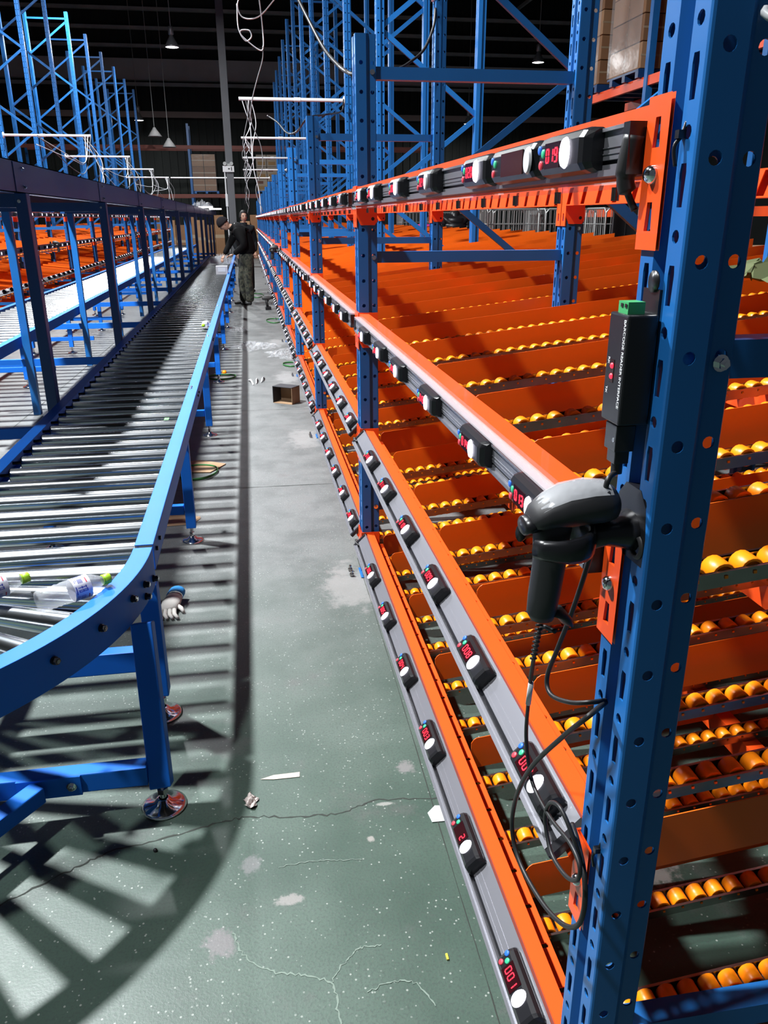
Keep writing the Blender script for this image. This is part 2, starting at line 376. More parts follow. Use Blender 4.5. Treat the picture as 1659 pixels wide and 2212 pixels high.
def make_frame():
    t = thing('rack_frame', '', 'rack frame')
    obj('front_post', POST, t); obj('base_plate', PLATEX, t); [obj('anchor_bolt', anch, t, (0,y,0)) for y in (.025,.085)]
    for z in (.35, 1.447, 2.125):
        b = obj('tie_bar', tie, t, (0,0,z)); obj('bolt', tbolt, b)
    u = obj('tall_upright', TALL, t, (R2,0,0)); obj('base_plate', foot, u)
    u = obj('tall_upright', TALLS, t, (R3,0,0)); obj('base_plate', foot, u)
    for d in DIAGS: obj('diagonal_brace', d, t)
    for z in (.25, 6.35): obj('frame_tie', HOR, t, (0,0,z))
    return t
frame0 = make_frame()
FR = {}
for k in range(NB+1):
    f = frame0 if k == 0 else copy_tree(frame0)
    f.location = (RX, Y0+k*BAY, 0); FR['R',k] = f
    lab = 'perforated blue rack post nearest the camera, carrying the barcode scanner' if k == 0 else '%s blue rack frame beyond the scanner post, on the picking aisle' % ORD[k-1] if k < 8 else 'distant blue rack frame near the far end of the picking aisle'
    tag(f, lab, 'rack frame', 'blue frames of the near rack' )
for k in range(3, NB+2):
    f = copy_tree(frame0); f.location = (LX, Y0+k*BAY+.097, 0); f.rotation_euler.z = PI
    tag(f, '%s tall blue frame of the opposite rack behind the rear conveyor' % ORD[k-3] if k < 10 else 'distant tall blue frame at the end of the opposite rack', 'rack frame', 'blue frames of the opposite rack')

# ---- shelf pieces (local: x into the rack, y along the aisle, z from the level's top)
yb0, yb1 = .102, BAY-.004
A45 = math.sqrt(.5)
def sect(tilt):
    if tilt: return Vector((-.03,0,-.058)), Vector((A45,0,A45)), Vector((-A45,0,A45))
    return Vector((0,0,-.066)), Vector((0,0,1)), Vector((-1,0,0))
def beam_mesh(tilt):
    if tilt: poly = [(-.012,-.050),(.020,-.012),(.022,-.003),(.054,-.003),(.054,-.066),(-.002,-.066)]
    else: poly = [(0,0),(.040,0),(.040,-.072),(0,-.072)]
    return MB().prism(poly, (0,yb0,0), (1,0,0), (0,0,1), (0,yb1-yb0,0)).mesh('front_beam', ORANGE)
def rail_mesh(tilt):
    p, a, n = sect(tilt); wd = .072 if tilt else .048; dp = .010 if tilt else .018
    y0, y1 = yb0+.02, yb1-.02; mb = MB()
    def slab(s0, s1, n0, n1, mi=0, e0=0, e1=0):
        mb.prism([(s0,n0),(s1,n0),(s1,n1),(s0,n1)], p+Vector((0,y0+e0,0)), a, n, (0,y1-y0-e0-e1,0), mi)
    g0, g1 = (.010,.021) if tilt else (.009,.014)
    slab(g1, wd, 0, dp); slab(0, g0, 0, dp); slab(g0,g1,0,dp-.006,1)
    slab(-.004, .003, 0, dp+.005); slab(wd-.003, wd+.001, 0, dp+.004)
    slab(wd*.56, wd*.58, dp-.001, dp+.0012); slab(g1+.006,g1+.0075,dp-.001,dp+.001)
    return mb.mesh('light_rail', [ALU, BLACK])
def cap_mesh(tilt):
    p, a, n = sect(tilt); wd = .072 if tilt else .048; dp = .014 if tilt else .022; mb = MB()
    mb.prism([(-.004,0),(wd+.002,0),(wd+.002,dp),(-.004,dp)], p, a, n, (0,.016,0))
    return mb.mesh('end_cap', BLACK)
def clear_lip(tilt):
    mb = MB()
    if tilt: return None
    mb.box((-.024,yb0+.02,-.080),(.05,yb1-.02,-.077))
    return mb.mesh('clear_lip', SHEET)
def conn_mesh(far):
    mb = MB(); sl = [(-.008,0),(.008,0),(.0055,.030),(-.0055,.030)]
    def leg(o, u, wd):
        mb.perf(o, u, (0,0,1), wd, [(-.150,-.135,[]),(-.135,-.09,[[(wd/2+a,-.130+b) for a, b in sl]]),(-.09,-.05,[]),(-.05,-.005,[[(wd/2+a,-.045+b) for a, b in sl]]),(-.005,.006,[])], .004)
    if not far:  # leg over the aisle face of the near post + side leg
        leg((-.0045,.052,0), (0,1,0), .049); mb.box((-.004,.0975,-.150),(.066,.1015,.004))
    else:
        leg((-.0045,BAY-.004,0), (0,1,0), .049)
        poly = [(-.004,.004),(.080,.004),(.080,-.128),(.070,-.142),(.012,-.142),(-.004,-.11)]
        mb.prism(poly, (0,BAY-.0045,0), (1,0,0), (0,0,1), (0,.004,0))
        mb.cyl((.062,BAY-.0045,-.118),(.062,BAY-.0051,-.118),.007,12,mi=1)
    return mb.mesh('connector', [ORANGE, BLACK])
CONN = [conn_mesh(0), conn_mesh(1)]
CBOLT = MB().lathe([(0,.010),(.006,.009),(.0095,.005),(.010,0)], 14, (-.0045,0,-.072), (-1,0,0)).mesh('hook_bolt', CHROME)
def strip_mesh():
    mb = MB(); n = 24; st = (yb1-yb0)/n
    cells = [(i*st,(i+1)*st,[[(.010,i*st+.05),(.026,i*st+.05),(.029,i*st+.056),(.026,i*st+.062),(.010,i*st+.062)]]) for i in range(n)]
    mb.perf((.060,yb0,-.058), (1,0,0), (0,1,0), .036, cells, -.003)
    mb.box((.057,yb0,-.092),(.060,yb1,-.052))
    return mb.mesh('slot_strip', ORANGE)
STRIP = strip_mesh()
SL = .11; ANG = -math.atan(SL); TL = 2.76
def zt(x): return -.105+SL*(x-.115)
def track_mesh():
    mb = MB()
    mb.box((0,-.021,-.034),(TL,.021,-.032))
    for s in (-1,1):
        mb.box((0,s*.0215-.001,-.034),(TL,s*.0215+.001,-.008)); mb.box((0,s*.0235-.003,-.010),(TL,s*.0235+.003,-.008))
    for i in range(60):
        x = .04+i*.045
        for s in (-1,1): mb.box((x-.0025,s*.0230-.0012,-.021),(x+.0025,s*.0230+.0012,-.016), 1)
    return mb.mesh('roller_track', [GALV, WHEEL])
TRACK = track_mesh()
TRACKF = MB().box((0,-.019,-.034),(TL,.019,-.009)).mesh('roller_track', GALV)
def wheel_mb(x, n, mb=None):
    mb = mb or MB(); r = .0192
    mb.cyl((x,-.0165,-r),(x,.0165,-r), r, n); return mb
WM = MB(); r = .0192
WM.lathe([(.0182,-.0165),(.0192,-.0155),(.0192,.0155),(.0182,.0165)], 16, (0,0,-r), (0,1,0))
for sg in (-1,1):
    WM.lathe([(.0182,.0165*sg),(.0145,.0165*sg)], 16, (0,0,-r), (0,1,0), sm=False); WM.lathe([(.0145,.0165*sg),(.014,.0145*sg),(.005,.0145*sg),(.0045,.017*sg),(0,.017*sg)], 16, (0,0,-r), (0,1,0), sm=False)
WM = WM.mesh('wheel', WHEEL)
NWH = 60
def wheels_joined(idx, n):
    mb = MB()
    for i in idx: wheel_mb(.04+i*.045, n, mb)
    return mb.mesh('wheels', WHEEL)
WALL = {10: wheels_joined(range(NWH), 10), 6: wheels_joined(range(NWH), 6)}
def div_mesh(h):
    poly = [(.115,-.06-h),(.115,-.075),(.122,-.064),(.130,-.060+SL*.015)] + [(2.84,-.06+SL*2.725),(2.84,-.06+SL*2.725-h)]
    return MB().prism(poly, (0,-.001,0), (1,0,0), (0,0,1), (0,.002,0)).mesh('lane_divider', DIVO)
DIV = div_mesh(.105)
def flang(): return MB().prism([(.115,-.165),(.118,-.160),(2.84,-.160+SL*2.72),(2.84,-.165+SL*2.72)], (0,0,0), (1,0,0), (0,0,1), (0,.03,0)).mesh('divider_foot', DIVO)
DIVF = flang()
def rear_beams():
    return [MB().box((x,yb0,zt(x)-.105),(x+.05,yb1,zt(x)-.037)).mesh('support_beam', ORANGE) for x in (R2+.0,R3+.0,2.76)]
REAR = rear_beams()
BM = {t: beam_mesh(t) for t in (0,1)}; RM = {t: rail_mesh(t) for t in (0,1)}; CM = {t: cap_mesh(t) for t in (0,1)}; LIP = clear_lip(0)
STUD = MB().cyl((.02,0,-.080),(.02,0,-.096),.0055,8).mesh('stud', GALV)
def slotted():
    mb = MB(); n = 17; st = (yb1-yb0)/n; mb.box((R2+.046,yb0,-.07),(R2+.05,yb1,0)); mb.box((R2-.014,yb0,-.003),(R2+.046,yb1,0)); mb.box((R2-.014,yb0,-.07),(R2+.046,yb1,-.067))
    cells = [(i*st,(i+1)*st,[[(.004,i*st+.075),(.004,i*st+.113),(.066,i*st+.083),(.066,i*st+.045)]]) for i in range(n)]
    mb.perf((R2-.014,yb0,-.07), (0,0,1), (0,1,0), .07, cells, .003)
    return mb.mesh('slotted_beam', [ORANGE])
SLOTB = slotted()
TAIL = MB().path(spline([(-.012,yb0+.012,-.03),(-.016,yb0+.016,-.07),(-.013,yb0+.015,-.088),(-.004,yb0+.010,-.108)]), [.012]*9+[.010]*8+[.004]*8, 10).mesh('cable_tail', RUBBER)
JUMP = MB().path(spline([(-.022,BAY-.05,-.04),(-.03,BAY-.005,-.045),(-.022,BAY+.02,-.05),(-.024,BAY+.05,-.052)]), .006, 6).mesh('jumper_cable', RUBBER)
DIVY = [[.10,.58,1.069,1.548,2.02,2.45],[.16,.615,1.075,1.52,1.942,2.394],[.27,.727,1.18,1.645,2.093,2.50]]
def in_view(p):
    v = Vector(p)-Vector((0,0,EYE)); z = v.dot(fw)
    if z < .2: return None
    x = 829.5+F_PX*v.dot(rt)/z; y = 1106+F_PX*v.dot(dn)/z
    return (x, y, z) if -20 < x < 1680 and -20 < y < 2230 else None
def shelf(side, k, lv):
    T = LEV[lv]; tilt = 1 if lv < 2 else 0
    loc = (RX, Y0+k*BAY, T) if side == 'R' else (LX, Y0+(k+1)*BAY+.097, T)
    where = ('near rack, %s bay from the scanner post' % ORD[k]) if side == 'R' else ('opposite rack, %s bay in view' % ORD[k-3])
    kind = 'top_beam' if lv == 3 else 'flow_shelf'
    what = 'orange top beam with display rail, ' if lv == 3 else 'orange %s gravity flow shelf with wheel tracks, ' % LEVN[lv]
    t = thing(kind, what+where, 'shelf beam' if lv == 3 else 'flow shelf', loc, 0 if side == 'R' else PI, '%s %s' % ('near rack' if side == 'R' else 'opposite rack', 'top beams' if lv == 3 else 'flow shelves'))
    b = obj('front_beam', BM[tilt], t, bevel=.002 if (side == 'R' and k < 2) else 0)
    for i in (0,1): obj('hook_bolt', CBOLT, obj('connector', CONN[i], t), (0,(.0765,BAY+.0205)[i],0))
    obj('light_rail', RM[tilt], t); [obj('end_cap', CM[tilt], t, (0,y,0)) for y in (yb0+.004, yb1-.02)]
    if lv == 3:
        obj('clear_lip', LIP, t); [obj('stud', STUD, t, (0,.22+i*.2,0)) for i in range(12 if side == 'R' and k < 3 else 0)]; sb = obj('slotted_beam', SLOTB, t)
        for i in (0,1): obj('connector', CONN[i], sb, (R2,0,0))
        if k == 0 and side == 'R': obj('cable_tail', TAIL, t)
        return t
    if lv < 2 and side == 'R' and k < 4: obj('jumper_cable', JUMP, t)
    if lv == 2 and side == 'R' and k < 3: obj('clear_strip', MB().box((-.024,yb0+.02,-.012),(.004,yb1-.02,-.009)).mesh('clear_strip', SHEET), t)
    obj('slot_strip', STRIP, t)
    for m in REAR: obj('support_beam', m, t)
    for y in DIVY[lv]:
        d = obj('lane_divider', DIV, t, (0,y,0)); obj('divider_foot', DIVF, d)
    near = side == 'R' and k < 2
    ys = []
    for i, y in enumerate(DIVY[lv]):
        nx = DIVY[lv][i+1] if i+1 < len(DIVY[lv]) else BAY-.01
        for f in ((.30,.74) if nx-y > .3 else (.5,)):
            yy = y+(nx-y)*f
            if yy < BAY-.06: ys.append(yy)
    if DIVY[lv][0] > .24: ys.insert(0, .17)
    cand = []
    for y in ys:
        tr = obj('roller_track', TRACK if side == 'R' and k < 3 else TRACKF, t, (.08, y, zt(.08)), (0,ANG,0))
        if near:
            idx = []
            for i in range(NWH):
                s = .04+i*.045; p = (RX+.08+s, Y0+k*BAY+y, T+zt(.08)+s*SL)
                q = in_view(p); cand.append((q[2] if q else 99+i*.01, tr, i))
        elif side == 'R' and k < 6:
            tag(obj('wheels', WALL[10 if k < 3 else 6], tr), kind='stuff')
        elif side == 'L' and k < 7:
            tag(obj('wheels', WALL[6], tr), kind='stuff')
    if near:
        cand.sort(key=lambda c: c[0]); take = cand[:300 if k == 0 else 220]; rest = {}
        for _, tr, i in take: obj('wheel', WM, tr, (.04+i*.045,0,0))
        for _, tr, i in cand[len(take):]: rest.setdefault(tr.name, (tr, []))[1].append(i)
        for tr, ii in rest.values(): tag(obj('wheels', wheels_joined(ii, 10), tr), kind='stuff')
    return t
for k in range(NB):
    for lv in range(4): shelf('R', k, lv)
for k in range(3, NB+1):
    for lv in range(4): shelf('L', k, lv)

# ---- pick lights
SEG = {'0':'abcdef','1':'bc','2':'abged','3':'abgcd','4':'fgbc','5':'afgcd','6':'afgedc','7':'abc','8':'abcdefg','9':'abcdfg',' ':''}
def digits_mesh(txt, U, V, Nn, c0):
    mb = MB(); w2, h2, th = .0044, .0080, .0010
    for i, ch in enumerate(txt):
        c = Vector(c0)+U*((i-(len(txt)-1)/2)*.0150)
        for s in SEG[ch]:
            du, dv, hor = {'a':(0,h2,1),'b':(w2,h2/2,0),'c':(w2,-h2/2,0),'d':(0,-h2,1),'e':(-w2,-h2/2,0),'f':(-w2,h2/2,0),'g':(0,0,1)}[s]
            mb.obox(c+U*du+V*dv, (U,V,Nn), (w2*.82 if hor else th, th if hor else h2*.42, .0006))
    return mb.mesh('digits', REDLED)
def led_frame(tilt):
    p, a, n = sect(tilt); s, d = (.040,.010) if tilt else (.0265,.018)
    return p+a*s+n*d, Vector((0,-1,0)), a, n
LED = {}
for tilt in (0,1):
    c, U, V, Nn = led_frame(tilt)
    c = c-Vector((0,0,0))
    def dshape(u0, u1, hv, hn):
        prof = [(-hv,0),(-hv,hn*.45),(-hv*.86,hn*.8),(-hv*.55,hn),(hv*.55,hn),(hv*.86,hn*.8),(hv,hn*.45),(hv,0)]
        mb = MB(); N = len(prof); st = []
        for u, sc in ((u0,.55),(u0+.006,.88),(u0+.013,1),(u1-.013,1),(u1-.006,.88),(u1,.55)):
            st += [c+U*u+V*(x*(.75+.25*sc))+Nn*(y*sc) for x, y in prof]
        fs = [(j*N+i, (j+1)*N+i, (j+1)*N+(i+1)%N, j*N+(i+1)%N) for j in range(5) for i in range(N)]
        fs += [tuple(range(N)), tuple(5*N+i for i in range(N-1,-1,-1))]
        mb.add(st, fs, 0, False); return mb
    LED['body',tilt] = dshape(-.080,.080,.026,.027).mesh('housing', BLACK)
    LED['wide',tilt] = dshape(-.105,.105,.026,.027).mesh('housing', BLACK)
    def oval(u, ru, rv, th):
        mb = MB(); pts = [c+U*(u+ru*math.cos(2*PI*i/18))+V*(rv*math.sin(2*PI*i/18))+Nn*.027 for i in range(18)]
        top = [p+Nn*th+(c+U*u+Nn*.027-p)*.12 for p in pts]
        mb.add(pts+top, [(i,(i+1)%18,18+(i+1)%18,18+i) for i in range(18)], 0, True); mb.add(top, [tuple(range(18))]); return mb
    LED['lens',tilt] = oval(.026,.0145,.0185,.0035).mesh('lens', LENS); LED['dim',tilt] = oval(.026,.0145,.0185,.0035).mesh('lens', DIM)
    LED['win',tilt] = MB().obox(c+U*-.019+Nn*.0272, (U,V,Nn), (.0265,.0155,.0008)).mesh('window', SCREEN)
    LED['winw',tilt] = MB().obox(c+U*.012+Nn*.0272, (U,V,Nn), (.052,.0165,.0008)).mesh('window', mat('brown_window', (.05,.012,.008), .12))
    for j, (u, v) in enumerate(((-.066,.009),(-.052,.004),(-.060,-.010))):
        LED['key',tilt,j] = MB().lathe([(.0058,0),(.0058,.0015),(.0045,.0022),(0,.0024)], 12, c+U*u+V*v+Nn*.027, Nn).mesh('key', BTN[j])
def pick_light(side, k, lv, yl, label, txt=None, wide=False, dim=False, detail=2, grp=None):
    T = LEV[lv]; tilt = 1 if lv < 2 else 0
    loc = (RX, Y0+k*BAY+yl, T) if side == 'R' else (LX, Y0+(k+1)*BAY+.097-yl, T)
    t = thing('pick_light', label, 'pick light', loc, 0 if side == 'R' else PI, grp or 'pick lights on the display rails')
    obj('housing', LED['wide' if wide else 'body',tilt], t)
    lz = obj('lens', LED['dim' if dim else 'lens',tilt], t, (0,-.062 if wide else 0,0))
    if detail == 2:
        wn = obj('window', LED['winw' if wide else 'win',tilt], t)
        if txt:
            c, U, V, Nn = led_frame(tilt)
            obj('digits', digits_mesh(txt, U, V, Nn, c+U*-.019+Nn*.0283), wn)
        for j in range(3): obj('key', LED['key',tilt,j], t, (0,.02 if wide else 0,0))
YS = [[.243,.63,1.02,1.40,1.785,2.145],[.243,.63,1.02,1.40,1.785,2.145],[.31,.645,1.056,1.479,1.816,2.2],[.26,.674,1.086,1.478,1.908,2.214]]
num = 0; NIND = 0; far = []
for k in range(NB):
    for lv in range(4):
        for i, y in enumerate(YS[lv]):
            if k < 8:
                if k == 0:
                    txt = '%03d' % (lv*6+i+1); 
                    if lv*6+i+1 == 2: txt = '  2'
                    lab = 'pick light reading %s, %s from the scanner post on the %s rail' % (txt.strip(), ORD[i], LEVN[lv])
                    pick_light('R', k, lv, y, lab, txt, dim=(lv == 3 and i in (2,)))
                elif k < 4:
                    txt = '%03d' % (k*24+lv*6+i+1) if k < 3 else None
                    pick_light('R', k, lv, y, '%s pick light along the %s rail, %s bay beyond the scanner post' % (ORD[i], LEVN[lv], ORD[k]), txt, dim=(k*7+lv*3+i) % 11 == 5, detail=2 if k < 3 else 1)
                else:
                    pick_light('R', k, lv, y, 'tiny pick light along the %s rail, %s bay beyond the scanner post' % (LEVN[lv], ORD[k]), detail=1, grp='pick lights, %s rail, %s bay' % (LEVN[lv], ORD[k]))
            else: far.append(('R', k, lv, y))
pick_light('R', 0, 3, .462, 'wide blank display beside the first pick light on the top rail', wide=True, dim=True)
for k in range(3, NB+1):
    for lv in range(4):
        for i, y in enumerate(YS[lv]):
            if k < 7: pick_light('L', k, lv, y, 'small pick light along the %s rail of the opposite rack, %s bay in view' % (LEVN[lv], ORD[k-3]), detail=1, grp='opposite rack pick lights, %s rail, %s bay' % (LEVN[lv], ORD[k-3]))
            else: far.append(('L', k, lv, y))
for side in 'RL':
    mb = MB()
    for s, k, lv, y in far:
        if s != side: continue
        tilt = 1 if lv < 2 else 0; c, U, V, Nn = led_frame(tilt)
        if side == 'R': o = Vector((RX, Y0+k*BAY+y, LEV[lv])); g = 1
        else: o = Vector((LX, Y0+(k+1)*BAY+.097-y, LEV[lv])); g = -1
        R = Matrix.Scale(1,3) if g == 1 else Matrix.Rotation(PI,3,'Z')
        mb.obox(o+R@(c+Nn*.013), (R@U,R@V,R@Nn), (.08,.026,.013)); mb.obox(o+R@(c+Nn*.027+U*.026), (R@U,R@V,R@Nn), (.014,.018,.003), 1)
    tag(obj('pick_lights', mb.mesh('pick_lights', [BLACK, LENS])), 'row of pick lights shrinking to the far end of the %s rack' % ('near' if side == 'R' else 'opposite'), 'pick light', kind='stuff')

# ------------------------------------------------------------------ roller conveyors
FOOTM = MB().lathe([(0,.0),(.056,.0),(.058,.004),(.050,.009),(.024,.016),(.017,.026),(.012,.028)], 24).mesh('levelling_foot', CHROME)
def conveyor(name, label, xr, xl, ztop, ya, yb, pitch, legs, ystart, flange=.058, web=.085, legz=.078, foot_in=0, left_leg=True, bolts=True, leg_x=None):
    """xr / xl: outer faces of the two rails; local origin on the floor at the right rail"""
    t = thing(name, label, 'conveyor', (xr, ya, 0)); W = xr-xl; Lc = yb-ya; th = .004
    for s in (0,1):
        sg = -1 if s == 0 else 1; x0 = 0 if s == 0 else -W
        mb = MB()
        f = lambda a, b: (min(x0+sg*a, x0+sg*b), max(x0+sg*a, x0+sg*b))
        a, b = f(0,th); mb.box((a,0,ztop-web),(b,Lc,ztop-th))
        a, b = f(0,flange); mb.box((a,0,ztop-th),(b,Lc,ztop))
        a, b = f(0,flange*.5); mb.box((a,0,ztop-web-th),(b,Lc,ztop-web))
        rl = obj('side_rail', mb.mesh('side_rail', CBLUE), t, bevel=.0015 if ya < 3 else 0)
    n = int((Lc-(ystart-ya)-.05)/pitch)+1
    inner = W-2*.064; rm = MB()
    rm.cyl((-inner/2,0,0),(inner/2,0,0), .030, 18)
    for s in (-1,1):
        rm.cyl((s*inner/2,0,0),(s*(inner/2+.004),0,0), .0285, 14, mi=1); rm.cyl((s*inner/2,0,0),(s*(inner/2+.045),0,0), .008, 6, mi=1, sm=False)
    rm = rm.mesh('roller', [ROLLER, BLACK])
    for i in range(n): obj('roller', rm, t, (-W/2, ystart-ya+i*pitch, ztop-.048))
    tube = .05
    lm = MB().box((-tube/2,-tube/2,legz),(tube/2,tube/2,ztop-web)).mesh('leg', CBLUE)
    cmx = MB().box((-W+.03,-.018,.155),(-.03-tube/2,.018,.205)).mesh('cross_bar', CBLUE)
    stem = MB().cyl((0,0,.02),(0,0,legz),.009,10).cyl((0,0,.036),(0,0,.05),.014,6,sm=False).mesh('stem', CHROME)
    for y in legs:
        for xx in ([-.027, -W+.027] if leg_x is None else leg_x):
            lg = obj('leg', lm, t, (xx, y-ya, 0), bevel=.003); obj('levelling_foot', FOOTM, lg); obj('stem', stem, lg)
        obj('cross_bar', cmx, t, (0, y-ya, 0), bevel=.003)
    if bolts:
        bm = MB().lathe([(0,.006),(.005,.006),(.007,.004),(.0085,0)], 10).mesh('rail_bolt', CHROME)
        bx = MB().cyl((0,0,0),(.008,0,0),.008,6,sm=False).mesh('joint_bolt', BLACK)
        for y in (4.9, 7.2, 9.8):
            for d in (0,.05): obj('rail_bolt', bm, t, (-.04, y-ya+d, ztop))
        for y in (ya+.05, ya+.14, 4.85, 4.95, 7.2, 7.3): obj('joint_bolt', bx, t, (0, y-ya, ztop-.035))
    return t
conv1 = conveyor('roller_conveyor', 'long straight roller conveyor with bright blue rails down the picking aisle', -.355, -1.113, .63, 2.405, 24, .1875, [3.98+2.2*i for i in range(9)], 2.47)
conv2 = conveyor('roller_conveyor', 'rear roller conveyor with blue rails beyond the gantry posts', -1.95, -2.79, .67, 6.0, 33, .1875, [8.46+2.2*i for i in range(8)], 6.1, bolts=False, leg_x=[-.34, -.81])

# 90 degree curve at the near end
RO, RI, ZT = 1.0, .24, .63
curve = thing('curve_conveyor', 'roller conveyor bend with curved blue rail at the near end of the line', 'conveyor', (-1.355,2.38,0))
def arc_rail(r_out, sgn, n=40, a0=0, a1=-PI/2):
    """C section swept round the bend; sgn -1 = flange points to the centre"""
    mb = MB(); th = .004
    W_ = sgn*.058; Wi = sgn*(.058-th); H = .122
    sec = [(0,ZT),(W_,ZT),(W_,ZT-th),(sgn*th,ZT-th),(sgn*th,ZT-H+th),(sgn*.025,ZT-H+th),(sgn*.025,ZT-H),(0,ZT-H)]
    N = len(sec); vs = []
    for i in range(n+1):
        a = a0+(a1-a0)*i/n
        vs += [((r_out+r)*math.cos(a), (r_out+r)*math.sin(a), z) for r, z in sec]
    fs = [(j*N+i, (j+1)*N+i, (j+1)*N+(i+1)%N, j*N+(i+1)%N) for j in range(n) for i in range(N)]
    for f in fs: mb.f
    mb.add(vs, fs); return mb
obj('outer_rail', arc_rail(RO,-1).mesh('outer_rail', CBLUE), curve, bevel=.0012)
obj('inner_rail', arc_rail(RI,1,24).mesh('inner_rail', CBLUE), curve)
tr = MB()
r0, r1 = RI+.064, RO-.066
tr.cyl((r0,0,0),(r1,0,0), .020, 20, r2=.036); tr.cyl((r1,0,0),(r1+.05,0,0),.008,6,mi=1,sm=False); tr.cyl((r0-.05,0,0),(r0,0,0),.008,6,mi=1,sm=False); tr.cyl((r1,0,0),(r1+.006,0,0),.026,16,mi=1)
tr = tr.mesh('tapered_roller', [ROLLER, BLACK])
for i in range(9): obj('tapered_roller', tr, curve, (0,0,ZT-.056), (0,0,-math.radians(5+10*i)))
hb = MB().cyl((0,0,0),(.006,0,0),.011,14).cyl((.006,0,0),(.016,0,0),.0095,6,sm=False).cyl((.016,0,0),(.018,0,0),.0055,10,mi=1)
hb = hb.mesh('hex_bolt', [BLACK, CHROME])
for i in range(1,9):
    a = -math.radians(5+10*i); obj('hex_bolt', hb, curve, (RO*math.cos(a), RO*math.sin(a), ZT-.05), (0,0,a))
for a, z in ((-3,.545),(-9,.575),(-9,.535)):
    a = math.radians(a); obj('hex_bolt', hb, curve, (RO*math.cos(a), RO*math.sin(a), z), (0,0,a))
LEGC = MB().box((-.03,-.03,.10),(.03,.03,ZT-.119)).mesh('leg', CBLUE)
LEGD = MB().box((-.03,-.03,.085),(.03,.03,ZT-.13)).mesh('leg', CBLUE)
STEMC = MB().cyl((0,0,.02),(0,0,.10),.010,10).cyl((0,0,.05),(0,0,.066),.017,6,sm=False).mesh('stem', CHROME)
LEGC = MB().bar((0,0,.07),(-.032,.20,.497),.06,.06,(0,1,0)).mesh('leg', CBLUE)
for lx, ly, me in ((-.338,1.93,LEGC),(-.385,2.40,LEGD)):
    lg = obj('leg', me, curve, (lx+1.355, ly-2.38, 0), bevel=.004); obj('levelling_foot', FOOTM, lg, (0,0,0)); obj('stem', STEMC, lg)
    lg.children[0].scale = (1.12,1.12,1.1)
cb1 = MB().box((-1.3+1.355,1.915-2.38,.088),(-.372+1.355,1.965-2.38,.15)).mesh('cross_bar', CBLUE); obj('cross_bar', cb1, curve, bevel=.004)
cb2 = MB().box((-1.1+1.355,2.375-2.38,.185),(-.415+1.355,2.425-2.38,.262)).mesh('cross_bar', CBLUE); obj('cross_bar', cb2, curve, bevel=.004)
obj('diagonal_bar', MB().bar((-.66+1.355,1.90-2.38,.118),(-.98+1.355,1.46-2.38,.118),.05,.05).mesh('diagonal_bar', CBLUE), curve, bevel=.004)
obj('end_plate', MB().box((-.72+1.355,1.907-2.38,.088),(-.55+1.355,1.915-2.38,.15)).mesh('end_plate', CBLUE), curve)
for x in (-.695,-.575): obj('plate_bolt', bolt_mb((x+1.355,1.907-2.38,.12),(0,-1,0),.011).mesh('plate_bolt', CHROME), curve)

# elevated belt conveyor on posts between the two roller lines
el = thing('elevated_conveyor', 'dark blue elevated belt conveyor on tall posts between the roller lines', 'conveyor', (-1.15,3.45,0))
EL = 34-3.45
for s in (0,1):
    mb = MB(); x0, sg = (0,-1) if s == 0 else (-.82,1)
    a, b = sorted((x0, x0+sg*.005)); mb.box((a,0,1.73),(b,EL,1.885))
    for z in (1.73,1.88): a, b = sorted((x0, x0+sg*.06)); mb.box((a,0,z),(b,EL,z+.005))
    obj('side_beam', mb.mesh('side_beam', NAVY), el)
obj('belt', MB().box((-.76,.02,1.835),(-.06,EL-.02,1.845)).mesh('belt', mat('dark_belt', (.012,.022,.018), .6)), el)
obj('slider_bed', MB().box((-.81,.02,1.80),(-.008,EL-.02,1.805)).mesh('slider_bed', GALV), el)
PM = MB().box((-.03,-.035,0),(.03,.035,1.73)).mesh('post', NAVY); PL = MB().box((-.03,-.03,0),(.03,.03,1.66)).mesh('post', BLUE)
XT = MB().box((-.85,-.03,1.66),(-.03,.03,1.728)).mesh('cross_tube', NAVY); XB = MB().box((-1.1,-.02,.42),(-.03,.02,.48)).mesh('low_tie', CBLUE)
SPL = MB().box((0,-.1,1.735),(.004,.1,1.878)).mesh('splice_plate', NAVY)
for i in range(11):
    y = 4.69-3.45+2.5*i
    obj('post', PM, el, (0,y,0), bevel=.004 if i < 3 else 0); obj('post', PL, el, (-.755,y,0)); obj('cross_tube', XT, el, (0,y,0)); obj('low_tie', XB, el, (0,y,0)); obj('splice_plate', SPL, el, (0,y,0))
    if i < 4:
        for dy in (-.015,): obj('post_bolt', bolt_mb((-.01,-.035,1.69),(0,-1,0),.007).mesh('post_bolt', CHROME), el, (0,y,0))
        for z in (1.76,1.85): obj('splice_bolt', bolt_mb((.004,0,z),(1,0,0),.008).mesh('splice_bolt', CHROME), el, (0,y+.05,0))

